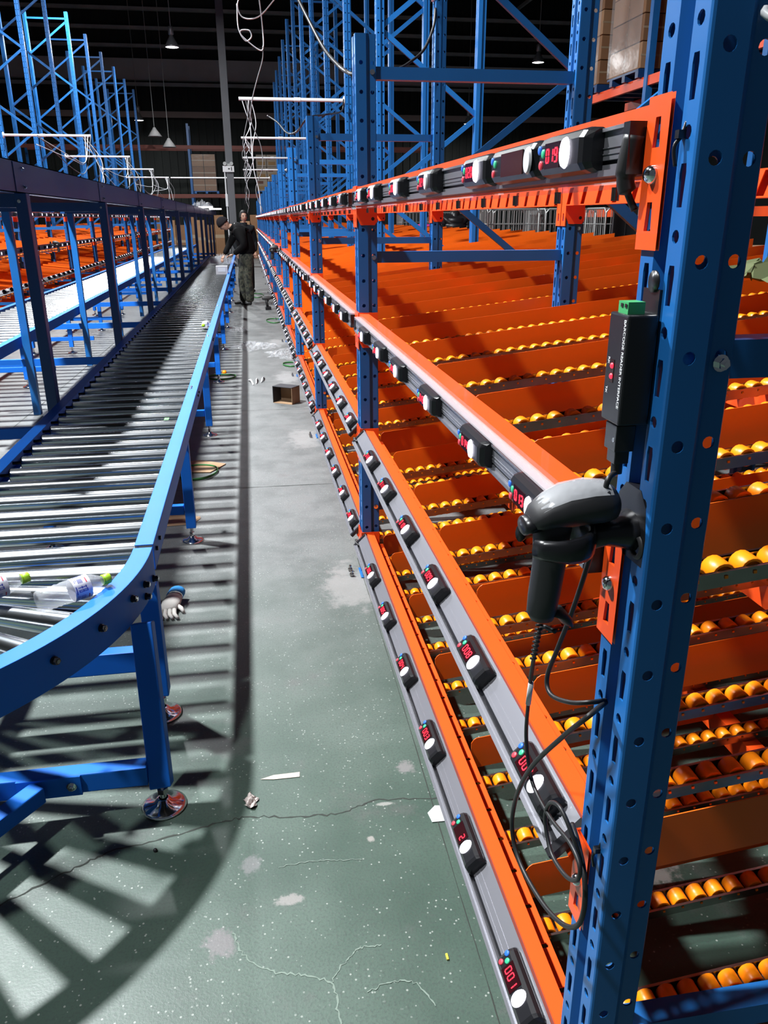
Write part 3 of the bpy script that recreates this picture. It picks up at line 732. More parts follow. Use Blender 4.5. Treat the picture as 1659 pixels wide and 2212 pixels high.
# ------------------------------------------------------------------ scanner, its cradle, interface box and cables on the near post
def loft(secs, n=20, mb=None, mi=0, caps=True):
    """secs: (centre, axis a, axis b) ellipses"""
    mb = mb or MB(); vs = []; N = len(secs)
    for c, a, b in secs:
        c = Vector(c); a = Vector(a); b = Vector(b)
        vs += [c+a*math.cos(2*PI*i/n)+b*math.sin(2*PI*i/n) for i in range(n)]
    fs = [(j*n+i, j*n+(i+1)%n, (j+1)*n+(i+1)%n, (j+1)*n+i) for j in range(N-1) for i in range(n)]
    if caps: fs += [tuple(range(n-1,-1,-1)), tuple((N-1)*n+i for i in range(n))]
    return mb.add(vs, fs, mi, True)
SCS = 1.12
def scanner(label, loc, rz, detail=True):
    """local: +x = front of the gun, z up, origin at the neck"""
    t = thing('barcode_scanner', label, 'scanner', loc, rz, 'barcode scanners in cradles'); t.scale = (SCS*.88,SCS,SCS)
    H = [(-.050,.008,.009,.002),(-.049,.017,.014,.003),(-.044,.024,.019,.004),(-.03,.030,.023,.006),(-.005,.031,.024,.006),(.02,.029,.023,.003),(.042,.025,.019,-.002),(.056,.020,.014,-.007),(.062,.012,.007,-.009)]
    obj('head', loft([((x,0,z),(0,w,0),(0,0,h)) for x, w, h, z in H], 24).mesh('head', MATTE), t)
    obj('scan_window', loft([((.050,0,-.012),(0,.017,0),(0,0,.011)),((.068,0,-.016),(0,.015,0),(0,0,.010)),((.070,0,-.016),(0,.012,0),(0,0,.008))], 16).mesh('scan_window', BLACK), t)
    G = [(.028,-.008,.021,.024),(.030,-.03,.019,.023),(.030,-.06,.018,.021),(.034,-.10,.017,.0205),(.036,-.122,.016,.019),(.035,-.130,.013,.015)]
    obj('grip', loft([((x,0,z),(0,w,0),(d,0,0)) for x, z, w, d in G], 20).mesh('grip', MATTE), t)
    obj('cable_boot', loft([((.020,0,-.122),(0,.012,0),(.012,0,-.004)),((.006,0,-.130),(0,.013,0),(.012,0,.003)),((.0,0,-.140),(0,.009,0),(.009,0,.003))], 14).mesh('cable_boot', RUBBER), t)
    if detail:
        film = [(-.035,.027,.0205,.008),(-.01,.031,.0252,.0065),(.02,.029,.0242,.0034),(.040,.0252,.0196,-.0012),(.052,.0212,.0155,-.006)]
        mb = MB(); vs = []; n = 13
        for x, w, h, z in film:
            for i in range(n):
                a = math.radians(35+110*i/(n-1)); k = 1.012+.02*math.sin(i*2.3+x*300)*.5
                vs.append((x, w*math.cos(a)*k, z+h*math.sin(a)*k))
        mb.add(vs, [(j*n+i, j*n+i+1, (j+1)*n+i+1, (j+1)*n+i) for j in range(len(film)-1) for i in range(n-1)], 0, True)
        obj('protective_film', mb.mesh('protective_film', mat('scratched_film', (.80,.82,.86), .12, alpha=.32, bump=1.0, bscale=45)), t)
        obj('status_window', MB().lathe([(0,.0012),(.006,.0010),(.009,0)], 16, (.036,-.008,.0165), (.35,-.2,1)).mesh('status_window', mat('grey_lens', (.4,.42,.46), .15)), t)
    c = thing('scanner_cradle', label.replace('barcode scanner', 'cradle of the barcode scanner').replace('gun-shaped ', ''), 'scanner holder', loc, rz, 'scanner cradles'); c.scale = (SCS,)*3
    mb = MB(); secs = []
    for i in range(17):
        a = math.radians(35+290*i/16); R = Vector((math.cos(a), math.sin(a), 0)); r = .031
        secs.append((Vector((.022,0,-.034))+R*r*Vector((1.25,1,1)).x, R*.0055, Vector((0,0,.014+.004*math.cos(a-PI)))))
    obj('collar', loft(secs, 10).mesh('collar', BLACK), c)
    P = [((-.014,0,-.034),(0,.018,0),(0,0,.016)),((-.035,0,-.032),(0,.017,0),(0,0,.014)),((-.055,0,-.032),(0,.022,0),(0,0,.018)),((-.070,0,-.030),(0,.030,0),(0,0,.028))]
    obj('arm', loft(P, 16).mesh('arm', BLACK), c)
    mb = MB(); ov = [(-.036+.0*i,0) for i in range(0)]
    out = [(-.034,-.062),(.034,-.062),(.036,-.03),(.030,.004),(.016,.020),(-.016,.020),(-.030,.004),(-.036,-.03)]
    mb.prism(out, (-.078,0,.0), (0,1,0), (0,0,1), (.014,0,0))
    obj('mounting_plate', mb.mesh('mounting_plate', BLACK), c, bevel=.003)
    for s in (-1,1): obj('screw_hole', MB().lathe([(.015,.0005),(.0125,.004),(.009,.002),(.009,-.001),(0,-.001)], 16, (-.064,s*.020,-.042), (1,0,0)).mesh('screw_hole', MATTE), c)
    return t, c
scanner('gun-shaped black barcode scanner on the perforated post beside the third rail', (.372,.842,1.272), PI+.03)
scanner('gun-shaped black barcode scanner on the opposite rack, nearer of two', (LX+.12,14.45,1.24), 0, False)
scanner('gun-shaped black barcode scanner on the opposite rack, further of two', (LX+.12,24.5,1.26), 0, False)
scanner('gun-shaped black barcode scanner far down the near rack behind the bending worker', (RX-.10,11.0,1.24), PI, False)

def text_mesh(s, size, m):
    cu = bpy.data.curves.new('txt', 'FONT'); cu.body = s; cu.size = size; cu.extrude = .0002
    o = bpy.data.objects.new('txt', cu); COL.objects.link(o)
    dg = bpy.context.evaluated_depsgraph_get()
    me = bpy.data.meshes.new_from_object(o.evaluated_get(dg)); me.name = 'lettering'
    me.materials.clear(); me.materials.append(m)
    bpy.data.objects.remove(o); bpy.data.curves.remove(cu)
    return me
PRINT = mat('white_print', (.75,.76,.78), .6)
bx = thing('interface_box', 'black electronics box with red lights fixed high on the scanner post', 'electronics box', (.4455,.824,1.375))
obj('case', MB().box((-.040,0,0),(-.004,.048,.124)).mesh('case', BLACK), bx, bevel=.0025)
obj('bracket', MB().box((-.004,.006,.0),(-.0005,.044,.15)).lathe([(.0,.002),(.012,.002),(.012,0)],14,(-.004,.02,.158),(-1,0,0)).mesh('bracket', BLACK), bx)
obj('terminal_block', MB().box((-.036,.012,.124),(-.016,.036,.137)).box((-.037,.014,.131),(-.0365,.019,.135),1).box((-.037,.024,.131),(-.0365,.029,.135),1).mesh('terminal_block', [mat('green_terminal', (.05,.35,.12), .4), BLACK]), bx)
rm = Matrix(((0,0,-1),(-1,0,0),(0,1,0))).to_euler()
tm = text_mesh('BARCODE READER INTERFACE', .0072, PRINT)
# lettering runs down the aisle face
rot = Matrix(((0,0,-1),(0,-1,0),(-1,0,0))).to_euler()
obj('lettering', tm, bx, (-.0404,.0085,.119), rot)
for s, z in (('RX',.074),('TX',.040)): obj('lettering', text_mesh(s, .0062, PRINT), bx, (-.0404,.040,z), rot)
obj('led_window', MB().box((-.0406,.024,.046),(-.0400,.033,.072)).mesh('led_window', SCREEN), bx)
for z in (.053,.065): obj('red_light', MB().lathe([(0,.002),(.0028,.0012),(.0034,0)],12,(-.0406,.0285,z),(-1,0,0)).mesh('red_light', REDLED), bx)
obj('plug', MB().box((-.036,.010,-.034),(-.012,.040,-.002)).box((-.033,.014,-.05),(-.015,.036,-.034)).cyl((-.024,.025,-.05),(-.024,.025,-.064),.007,12).cyl((-.0365,.016,-.020),(-.036,.016,-.020),.003,8,mi=1).mesh('plug', [BLACK, CHROME]), bx, bevel=.0015)
def Q(px, py, X=.385): return at(px, py, X=X)
cab = obj('scanner_cable', MB().path(spline([(.352,.83,1.112),Q(1168,1360,.345),Q(1150,1440,.36),Q(1141,1520,.372),Q(1137,1600,.38),Q(1150,1690),Q(1188,1765),Q(1232,1822),Q(1252,1870),Q(1247,1900),Q(1222,1892),Q(1190,1840),Q(1178,1770),Q(1188,1735),Q(1210,1745),Q(1235,1800,.392),Q(1252,1850,.40),Q(1262,1900,.41)]), .0032, 8).mesh('scanner_cable', RUBBER))
tag(cab, 'thin black cable hanging from the scanner grip in loops before the second rail', 'cable')
rf = MB()
for i in range(9): rf.lathe([(.0042,-.0016),(.0052,0),(.0042,.0016)], 10, Q(1165-i*1.6,1350+i*9,.34), ray(1165,1350).cross(rt))
obj('strain_relief', rf.mesh('strain_relief', RUBBER), cab)
obj('cable_tag', MB().path([Q(1147,1475,.366),Q(1141,1520,.372)], .0042, 8).mesh('cable_tag', mat('paper_tag', (.6,.6,.6), .6)), cab)
cb2 = obj('interface_cable', MB().path(spline([(.4215,.849,1.312),Q(1312,1040,.40),Q(1296,1120,.405),Q(1277,1195,.405),Q(1240,1310,.40),Q(1205,1400,.395),Q(1182,1462,.392),Q(1190,1500,.392),Q(1230,1517,.40),Q(1275,1517,.418),Q(1308,1513,.445)]), .0034, 8).mesh('interface_cable', RUBBER))
tag(cb2, 'black cable from the interface box curving back into a post slot', 'cable')
cb3 = obj('loop_cable', MB().path(spline([Q(1308,1517,.445),Q(1270,1548,.40),Q(1215,1592,.388),Q(1150,1655,.378),Q(1116,1720,.378),Q(1106,1790,.38),Q(1124,1865,.385),Q(1168,1945,.39),Q(1212,1994,.395),Q(1246,2000,.40),Q(1262,1960,.402),Q(1262,1890,.404),Q(1248,1820,.41),Q(1236,1780,.418)]), .0038, 8).mesh('loop_cable', RUBBER))
tag(cb3, 'thick black cable leaving the post and hanging in one long loop', 'cable')
for i, (px, py, l) in enumerate([(1474,290,'upper'),(1292,1835,'lower')]):
    p = at(px, py, X=.443); q = p+Vector((-.004,.0,-.03))
    tag(obj('cable_tie', MB().path(spline([p+Vector((.004,0,.012)),p,p+Vector((-.006,.002,-.012)),q]), .0022, 6).box(p-Vector((.006,.004,.004)), p+Vector((.002,.004,.004))).mesh('cable_tie', BLACK)), 'short black cable tie in the %s slots of the scanner post' % l, 'cable tie', 'cable ties')
pc = obj('hook_cable', MB().path(spline([(.55,.79,1.80),(.53,.785,1.79),(.505,.785,1.775),(.498,.795,1.78),(.50,.80,1.785)]), .004, 8).mesh('hook_cable', WHITE))
tag(pc, 'grey white cable end poking from a hole high on the scanner post', 'cable')

# ------------------------------------------------------------------ bottles on the rollers
PET = mat('clear_bottle_plastic', (.93,.96,1), .05, alpha=.24, bump=.8, bscale=45)
CAPG = mat('lime_cap', (.35,.62,.03), .4); LABELW = mat('white_label', (.72,.73,.80), .4); INK = mat('blue_print', (.05,.07,.40), .5); INKR = mat('red_print', (.6,.06,.1), .5)
def bottle(label, p, q):
    p = Vector(p); q = Vector(q); t = thing('water_bottle', label, 'bottle', p, group='empty water bottles')
    d = (q-p).normalized(); t.rotation_mode = 'QUATERNION'; t.rotation_quaternion = Vector((0,0,1)).rotation_difference(d)
    prof = [(0,.006),(.018,.002),(.028,.003),(.0315,.012),(.0315,.03),(.0295,.036),(.0315,.043),(.0295,.05),(.0315,.057),(.0295,.064),(.0315,.072),(.0318,.085),(.0318,.125),(.031,.14),(.026,.158),(.016,.176),(.0125,.182),(.0125,.190)]
    obj('shell', MB().lathe(prof, 28).mesh('shell', PET), t)
    obj('cap', MB().lathe([(0,.206),(.013,.206),(.0145,.204),(.0148,.188),(.0125,.186)], 20).mesh('cap', CAPG), t)
    obj('neck_ring', MB().lathe([(.0135,.183),(.0155,.184),(.0155,.186),(.0135,.187)], 18).mesh('neck_ring', CAPG), t)
    lb = obj('label', MB().lathe([(.0322,.094),(.0324,.096),(.0324,.140),(.0322,.142)], 28).mesh('label', LABELW), t)
    pm = MB()
    def patch(a0, a1, h0, h1, mi=0):
        n = 4; vs = []
        for i in range(n+1):
            a = math.radians(a0+(a1-a0)*i/n); vs += [(.0327*math.cos(a), .0327*math.sin(a), h0), (.0327*math.cos(a), .0327*math.sin(a), h1)]
        pm.add(vs, [(2*i,2*i+2,2*i+3,2*i+1) for i in range(n)], mi, True)
    rnd = random.Random(3)
    for a in range(0, 360, 90):
        patch(a, a+40, .098, .1005); patch(a+6, a+9, .104, .128); patch(a+2, a+14, .125, .1275); patch(a+2, a+13, .114, .1165); patch(a+19, a+22, .104, .128); patch(a+17, a+32, .127, .1295); patch(a+28, a+31, .106, .127); patch(a+19, a+31, .116, .1185); patch(a+19, a+31, .105, .1072); patch(a+48, a+70, .100, .1015); patch(a+48, a+64, .104, .1055); patch(a+50, a+80, .130, .133, 1)
        for j in range(7): patch(a+50+j*4, a+51.5+j*4, .108, .122)
    obj('print', pm.mesh('print', [INK, INKR]), lb)
    return t
bottle('clear empty water bottle lying nearest the curved rail, lime cap towards the aisle', (-.612,2.005,.645), (-.442,2.118,.652))
bottle('clear empty water bottle half cut by the frame edge, lime cap up', (-.842,2.055,.645), (-.672,2.163,.652))
bottle('clear empty water bottle further up the conveyor, lime cap facing the camera', (-.437,8.02,.647), (-.462,7.83,.650))
tag(obj('tape_tab', MB().box((-.012,-.026,0),(.012,.026,.0012)).mesh('tape_tab', mat('green_tape', (.06,.26,.06), .5)), loc=(-.478,4.20,.611)), 'small strip of green tape stuck across a roller by the rail', 'tape')

# ------------------------------------------------------------------ litter on the floor
CARD = mat('brown_cardboard', (.30,.19,.11), .8, noise=.15, nscale=10); CARDD = mat('dark_carton_print', (.03,.032,.038), .5)
FILM = mat('stretch_film', (.86,.88,.92), .16, alpha=.13, bump=.5, bscale=60)
STRAP = mat('green_strapping', (.03,.17,.04), .45)
t = thing('open_carton', 'small open dark printed carton standing on the aisle floor', 'box', (.145,7.27,0), -.62)
obj('carton_wall', MB().box((-.0,-.0,0),(.004,.135,.155)).mesh('carton_wall', CARDD), t); obj('carton_wall', MB().box((.205,0,0),(.209,.135,.155)).mesh('carton_wall', CARD), t)
obj('carton_wall', MB().box((0,.131,0),(.209,.135,.155)).mesh('carton_wall', CARD), t); obj('carton_wall', MB().box((0,0,.151),(.209,.135,.155)).mesh('carton_wall', CARDD), t); obj('carton_wall', MB().box((0,0,0),(.209,.135,.004)).mesh('carton_wall', CARD), t)
def crumple(name, label, cat, cx, cy, rx, ry, hz, seed, m, n=26, jt=.02):
    rnd = random.Random(seed); vs = []; fs = []
    for j in range(n):
        for i in range(n):
            u = i/(n-1)*2-1; v = j/(n-1)*2-1; k = max(0, 1-(u*u+v*v)*.75)
            vs.append((cx+rx*u*(1+.25*math.sin(v*5+seed))+rnd.uniform(-jt,jt), cy+ry*v*(1+.3*math.cos(u*4+seed))+rnd.uniform(-jt,jt), .003+hz*k*rnd.uniform(.05,1)))
    for j in range(n-1):
        for i in range(n-1):
            u = i/(n-1)*2-1; v = j/(n-1)*2-1
            if u*u+v*v < .95: fs.append((j*n+i, j*n+i+1, (j+1)*n+i+1, (j+1)*n+i))
    return tag(obj(name, MB().add(vs, fs).mesh(name, m)), label, cat)
crumple('stretch_film', 'crumpled clear stretch film lying across the aisle floor', 'plastic film', .02, 10.7, .28, .42, .07, 2, FILM)
crumple('stretch_film', 'second heap of clear stretch film against the near rack foot', 'plastic film', .36, 10.0, .22, .40, .05, 5, FILM)
crumple('stretch_film', 'small clear film scrap beside a conveyor foot further back', 'plastic film', -.22, 12.5, .12, .4, .03, 9, FILM, 16)
t = thing('film_strip', 'torn white plastic strips on the floor beside the carton', 'plastic scrap', (0,8.3,0))
for i, (dx, dy, a) in enumerate(((.0,-.1,.2),(.05,-.05,.7),(-.03,-.16,-.9))): obj('strip', MB().path(spline([(dx,dy,.004),(dx+.03*math.sin(a),dy+.12,.03),(dx+.06*math.sin(a),dy+.26,.004)]), .009, 6, flat=.25).mesh('strip', mat('white_film', (.8,.82,.86), .35)), t)
def hoop(label, cx, cy, rx, ry, wd=.018):
    n = 40; mb = MB(); vs = []
    for i in range(n):
        a = 2*PI*i/n; k = 1+.04*math.sin(3*a)
        for z in (.002,.002+wd): vs.append((cx+rx*k*math.cos(a), cy+ry*k*math.sin(a), z))
    mb.add(vs, [(2*i, 2*((i+1)%n), 2*((i+1)%n)+1, 2*i+1) for i in range(n)], 0, True)
    o = obj('strap_hoop', mb.mesh('strap_hoop', STRAP)); s = o.modifiers.new('thick','SOLIDIFY'); s.thickness = .0015
    tag(o, label, 'strap', 'green straps')
hoop('green strapping loop around the middle conveyor foot', -.36, 8.6, .15, .14); hoop('green strapping loop on cardboard beneath the conveyor', -.43, 5.18, .14, .16)
hoop('green strapping loop at the foot of the near rack further back', .36, 13.5, .13, .3); hoop('smaller green strapping loop beside the rack foot', .42, 9.25, .10, .14); hoop('dark strapping ring on the floor beyond the drill', .14, 18.2, .14, .5)
tag(obj('cardboard_sheet', MB().prism([(-.16,-.12),(.10,-.16),(.20,.02),(.02,.14),(-.17,.10)], (-.44,5.33,.003), (1,0,0), (0,1,0), (0,0,.005)).mesh('cardboard_sheet', CARD)), 'flat brown cardboard piece beneath the conveyor rail', 'cardboard')
tag(obj('cardboard_sheet', MB().prism([(-.14,-.08),(.12,-.06),(.16,.02),(-.1,.10)], (-.52,4.28,.003), (1,0,0), (0,1,0), (.0,.02,.006)).mesh('cardboard_sheet', CARD)), 'torn cardboard flap by the second conveyor foot', 'cardboard')
tag(obj('paper_scrap', MB().prism([(-.06,-.003),(-.02,-.010),(.058,-.011),(.06,.011),(-.02,.010)], (.0,2.0,.0014), (1,0,0), (0,1,0), (0,0,.0006)).mesh('paper_scrap', mat('cream_tape', (.52,.46,.38), .7))), 'cream strip of tape stuck on the green floor', 'tape')
crumple('paper_scrap', 'crumpled paper label lying at the shadow edge on the floor', 'paper', -.092, 1.90, .022, .03, .018, 6, mat('crumpled_label', (.36,.31,.29), .6), 10, .003)
tag(obj('paper_scrap', MB().prism([(-.03,-.028),(.025,-.03),(.03,.03),(-.008,.036),(-.035,.01)], (.445,1.76,.002), (1,0,0), (0,1,0), (0,0,.001)).mesh('paper_scrap', mat('white_paper', (.6,.62,.62), .6))), 'white paper scrap half under the lowest rail', 'paper')
tag(obj('plastic_bead', MB().lathe([(0,.009),(.004,.008),(.006,.004),(.005,.0)], 12, (-.345,1.752,.0)).mesh('plastic_bead', BLACK)), 'tiny black rubber bead on the floor crack', 'bead')
tag(obj('yellow_chip', MB().box((.352,1.296,.0005),(.357,1.312,.004)).mesh('yellow_chip', mat('yellow_plastic', (.6,.5,.05), .5))), 'tiny yellow plastic chip by the floor seam', 'scrap')
tag(obj('orange_ball', MB().lathe([(0,.05),(.018,.046),(.025,.025),(.018,.004),(0,0)], 16, (-.335,8.78,.0)).mesh('orange_ball', WHEEL)), 'loose orange wheel lying behind a conveyor foot', 'wheel')
t = thing('work_glove', 'pair of white work gloves with blue cuffs on the floor behind the leg', 'glove', (-.435,3.2,0))
GLV = mat('white_cotton', (.50,.48,.45), .9, bump=.3, bscale=200)
obj('palm', loft([((0,-.05,.02),(.035,0,0),(0,0,.018)),((.01,0,.025),(.042,0,0),(0,0,.022)),((.02,.05,.03),(.036,0,0),(0,0,.026))], 14).mesh('palm', GLV), t)
obj('cuff', loft([((.02,.05,.032),(.037,0,0),(0,0,.028)),((.03,.09,.036),(.036,0,0),(0,0,.030))], 14, caps=False).mesh('cuff', mat('blue_cuff', (.02,.22,.55), .8)), t)
for i in range(4): obj('finger', MB().path([(-.028+i*.018,-.05,.018),(-.03+i*.02,-.085,.014),(-.02+i*.022,-.115,.010)], [.010,.0095,.007], 8).mesh('finger', GLV), t)
obj('thumb', MB().path([(.03,-.01,.02),(.055,-.035,.014),(.065,-.06,.010)], [.011,.010,.007], 8).mesh('thumb', GLV), t)
# cordless drill standing on its battery
t = thing('cordless_drill', 'dark cordless drill standing on its battery beside the near rack', 'power drill', (.30,15.3,0), .1)
obj('battery', MB().box((-.045,-.06,0),(.06,.06,.06)).mesh('battery', BLACK), t, bevel=.008)
obj('grip', loft([((.0,0,.06),(.026,0,0),(0,.02,0)),((-.012,0,.12),(.024,0,0),(0,.018,0)),((-.02,0,.19),(.03,0,0),(0,.02,0))], 14).mesh('grip', MATTE), t)
obj('motor_body', MB().lathe([(0,-.09),(.03,-.085),(.038,-.06),(.038,.04),(.030,.07)], 18, (-.01,0,.215), (1,0,0)).mesh('motor_body', mat('drill_grey', (.05,.05,.05), .5)), t)
obj('chuck', MB().lathe([(.024,.07),(.026,.09),(.022,.125),(.012,.14),(0,.14)], 16, (-.01,0,.215), (1,0,0)).mesh('chuck', BLACK), t); obj('trigger', MB().box((.012,-.008,.15),(.028,.008,.185)).mesh('trigger', BLACK), t)

# ------------------------------------------------------------------ white pipes with hanging wires
WIRE = mat('white_wire', (.62,.63,.66), .5); WIRED = mat('grey_wire', (.16,.16,.17), .5)
rnd = random.Random(11)
def pipe(label, x0, x1, y, z):
    t = thing('cable_pipe', label, 'pipe', (x0,y,z), group='white cable pipes')
    obj('tube', MB().cyl((0,0,0),(x1-x0,0,0),.021,12).mesh('tube', WHITE), t)
    obj('coupling', MB().cyl(((x1-x0)*.55-.04,0,0),((x1-x0)*.55+.04,0,0),.026,12).mesh('coupling', WHITE), t)
    e = x1-x0; obj('flange', MB().lathe([(.05,0),(.05,.01),(.026,.02)],14,(e,0,0),(-1 if e > 0 else 1,0,0)).mesh('flange', WHITE), t)
    return t
PW = ['nearest','second','third','fourth','fifth']
for i, y in enumerate((5.93,11.08,16.22,21.37,26.5)):
    pipe('white pipe arm over the aisle from the near rack, %s from camera' % PW[i], 0.0, RX+R2-.006, y+.05, 3.0)
    n = (4,5,4,3,2)[i]
    if i == 0: continue
    t = thing('wire_bundle', 'tangle of thin white wires hanging from the %s aisle pipe' % PW[i], 'wires', (0,y+.05,3.0), group='hanging wire bundles')
    for j in range(n):
        L = rnd.uniform(.5,1.35); pts = [(rnd.uniform(0,.15),0,0)]
        for k in range(1,6): pts.append((.05+.035*j+rnd.uniform(-.05,.06), rnd.uniform(-.05,.05), -L*k/5))
        obj('wire', MB().path(spline(pts,6), .0055, 5).mesh('wire', WIRE if j % 4 else WIRED), t)
t = thing('wire_bundle', 'long white wire looping down from the nearest aisle pipe', 'wires', (0,5.98,3.0), group='hanging wire bundles')
def W(px, py, Y): return at(px, py, Y=Y)-Vector((0,5.98,3.0))
for pts, r, m in [([(600,-10),(560,35),(525,38),(513,10),(525,-20)], .0042, WIRE), ([(512,8),(515,60),(530,88),(543,80),(538,66),(520,66),(525,80),(560,108),(569,100),(567,60),(560,0),(556,-20)], .0042, WIRE), ([(568,100),(567,130),(556,170),(545,215),(540,260)], .004, WIRED)]:
    obj('wire', MB().path(spline([W(a,b,5.98) for a, b in pts],8), r, 6).mesh('wire', m), t)
cbl = obj('power_cable', MB().path(spline([at(640,-10,Y=5.6),at(665,40,Y=5.5),at(700,105,Y=5.3),at(735,145,Y=5.0),at(762,162,Y=4.6)]), .011, 8).mesh('power_cable', RUBBER)); tag(cbl, 'thick black cable running down behind the short post with the bolt', 'cable')
cbl = obj('power_cable', MB().path(spline([at(941,18,Y=5.95),at(936,60,Y=5.9),at(915,108,Y=5.8),at(880,138,Y=5.7),at(858,150,Y=5.6)]), .009, 8).mesh('power_cable', RUBBER)); tag(cbl, 'black cable drooping from the end of the nearest pipe', 'cable')
cbl = obj('power_cable', MB().path(spline([at(742,215,Y=11),at(738,240,Y=10.8),at(700,248,Y=9),at(665,255,Y=8.4),at(640,285,Y=9),at(620,287,Y=10),at(600,265,Y=10.6),at(578,250,Y=11)]), .010, 6).mesh('power_cable', RUBBER)); tag(cbl, 'black cable sagging from the second pipe towards the hanging wires', 'cable')
for i, y in enumerate((16.2,21.35,26.5,31.6)):
    pipe('white pipe arm from the opposite rack over the rear conveyor, %s from camera' % PW[i], -2.65, LX-R2+.004, y, 3.0)
    t = thing('wire_bundle', 'loose white wires hanging from the %s pipe of the opposite rack' % PW[i], 'wires', (-2.65,y,3.0), group='hanging wire bundles')
    for j in range(6):
        a = rnd.uniform(.35,.7); s = rnd.uniform(1.8,3.2)
        obj('wire', MB().path(spline([(-.05*j,0,0),(.0,-s*.3,-a),(-.05,-s*.6,-a*1.15+rnd.uniform(-.1,.1)),(-.3,-s,-.4+rnd.uniform(-.2,.2))] if j < 3 else [(-.03*j,0,0),(.05+rnd.uniform(-.1,.1),.05,-.4),(rnd.uniform(-.2,.2),0,-.8),(rnd.uniform(-.2,.2),0,-1.05)],6), .006, 5).mesh('wire', WIRE if j % 3 else WIRED), t)
pipe('long white pipe crossing the far aisle before the grey column', -2.6, .95, 31.8, 3.0)

# ------------------------------------------------------------------ far pallet racking, cartons, roll cages
CART = [mat('carton_%d' % i, c, .75, noise=.12, nscale=3) for i, c in enumerate([(.26,.135,.065),(.32,.18,.095),(.21,.105,.05),(.34,.29,.24)])]
TAPE = mat('carton_tape', (.34,.25,.16), .4)
def carton(label, x0, y0, z0, w_, d_, h_, ci=0, group=None, wrap=False, printed=False):
    t = thing('carton', label, 'carton', (x0+w_/2,y0+d_/2,z0), group=group)
    obj('box', MB().box((-w_/2,-d_/2,0),(w_/2,d_/2,h_)).mesh('box', CART[ci]), t, bevel=.01)
    obj('tape', MB().box((-w_/2-.002,-d_/2-.003,h_*.46),(w_/2+.002,-d_/2+.0,h_*.54)).mesh('tape', TAPE), t)
    if printed: obj('print', MB().box((-w_*.36,-d_/2-.006,h_*.15),(w_*.36,-d_/2-.003,h_*.42)).box((-w_*.4,-d_/2-.006,h_*.62),(w_*.1,-d_/2-.003,h_*.85),1).mesh('print', [mat('gold_print', (.30,.17,.06), .6), mat('brown_print', (.14,.05,.03), .6)]), t)
    return t
fr = thing('pallet_rack', 'dark far pallet rack with two dull red beams across the end of the hall', 'pallet rack', (0,40,0))
for x in (-9.6,-6.0,-2.36,1.9,5.5,9.2):
    for y in (0,1.1): obj('upright', MB().box((x-.05,y-.05,0),(x+.05,y+.05,5.6 if x == -2.36 else 5.1)).mesh('upright', BLUE), fr)
for z in (2.52,4.56):
    for y in (-.08,1.1): obj('pallet_beam', MB().box((-9.6,y,z),(9.2,y+.05,z+.15)).mesh('pallet_beam', REDB), fr)
k = 0
for x0, col in ((-2.28,0),(-1.75,1)):
    for r in range(3):
        carton('brown film wrapped carton on the far rack, %s stack, %s from the bottom' % (('left','right')[col], ORD[r]), x0, 40.0, 2.80+r*.52, .51, .8, .51, (k*2) % 3, 'cartons on the far pallet rack'); k += 1
for x0, col in ((.62,0),(1.1,1)):
    for r in range(3):
        carton('pale printed carton behind the hanging wires, %s stack, %s from the bottom' % (('left','right')[col], ORD[r]), x0, 40.0, 2.80+r*.52, .46, .8, .51, 3, 'printed cartons on the far pallet rack', printed=True); k += 1
for i, (x, y, z, l) in enumerate(((-2.25,40,2.69,'left'),(.6,40,2.69,'right'))):
    t = thing('plastic_pallet', 'blue plastic pallet under the %s cartons of the far rack' % l, 'pallet', (x,y,z))
    obj('deck', MB().box((0,-.1,.08),(1.1,.95,.11)).mesh('deck', BLUE), t)
    for j in (0,.5,1.0): obj('block', MB().box((j,-.1,0),(j+.1,.95,.08)).mesh('block', BLUE), t)
wf = obj('wrap_film', MB().box((-2.29,39.985,2.81),(-1.23,39.99,4.35)).mesh('wrap_film', mat('glossy_wrap', (.8,.82,.85), .12, alpha=.06, bump=1.0, bscale=5))); tag(wf, 'glossy stretch film round the brown cartons on the far rack', 'plastic film')
for i in range(5):
    carton('brown carton standing on the floor at the end of the aisle, %s from the column' % ORD[i], -.25+i*.42, 35.6+.3*(i % 2), 0, .40, .4, 1.5+.25*((i*3) % 2), (i+1) % 3, 'cartons at the end of the aisle')
for i in range(7):
    carton('tall brown carton beyond the elevated conveyor posts, %s from the camera side' % ORD[i], -3.9+.42*i, 37.6, 0, .40, .5, 1.75-.2*(i % 3), i % 3, 'cartons behind the gantry')
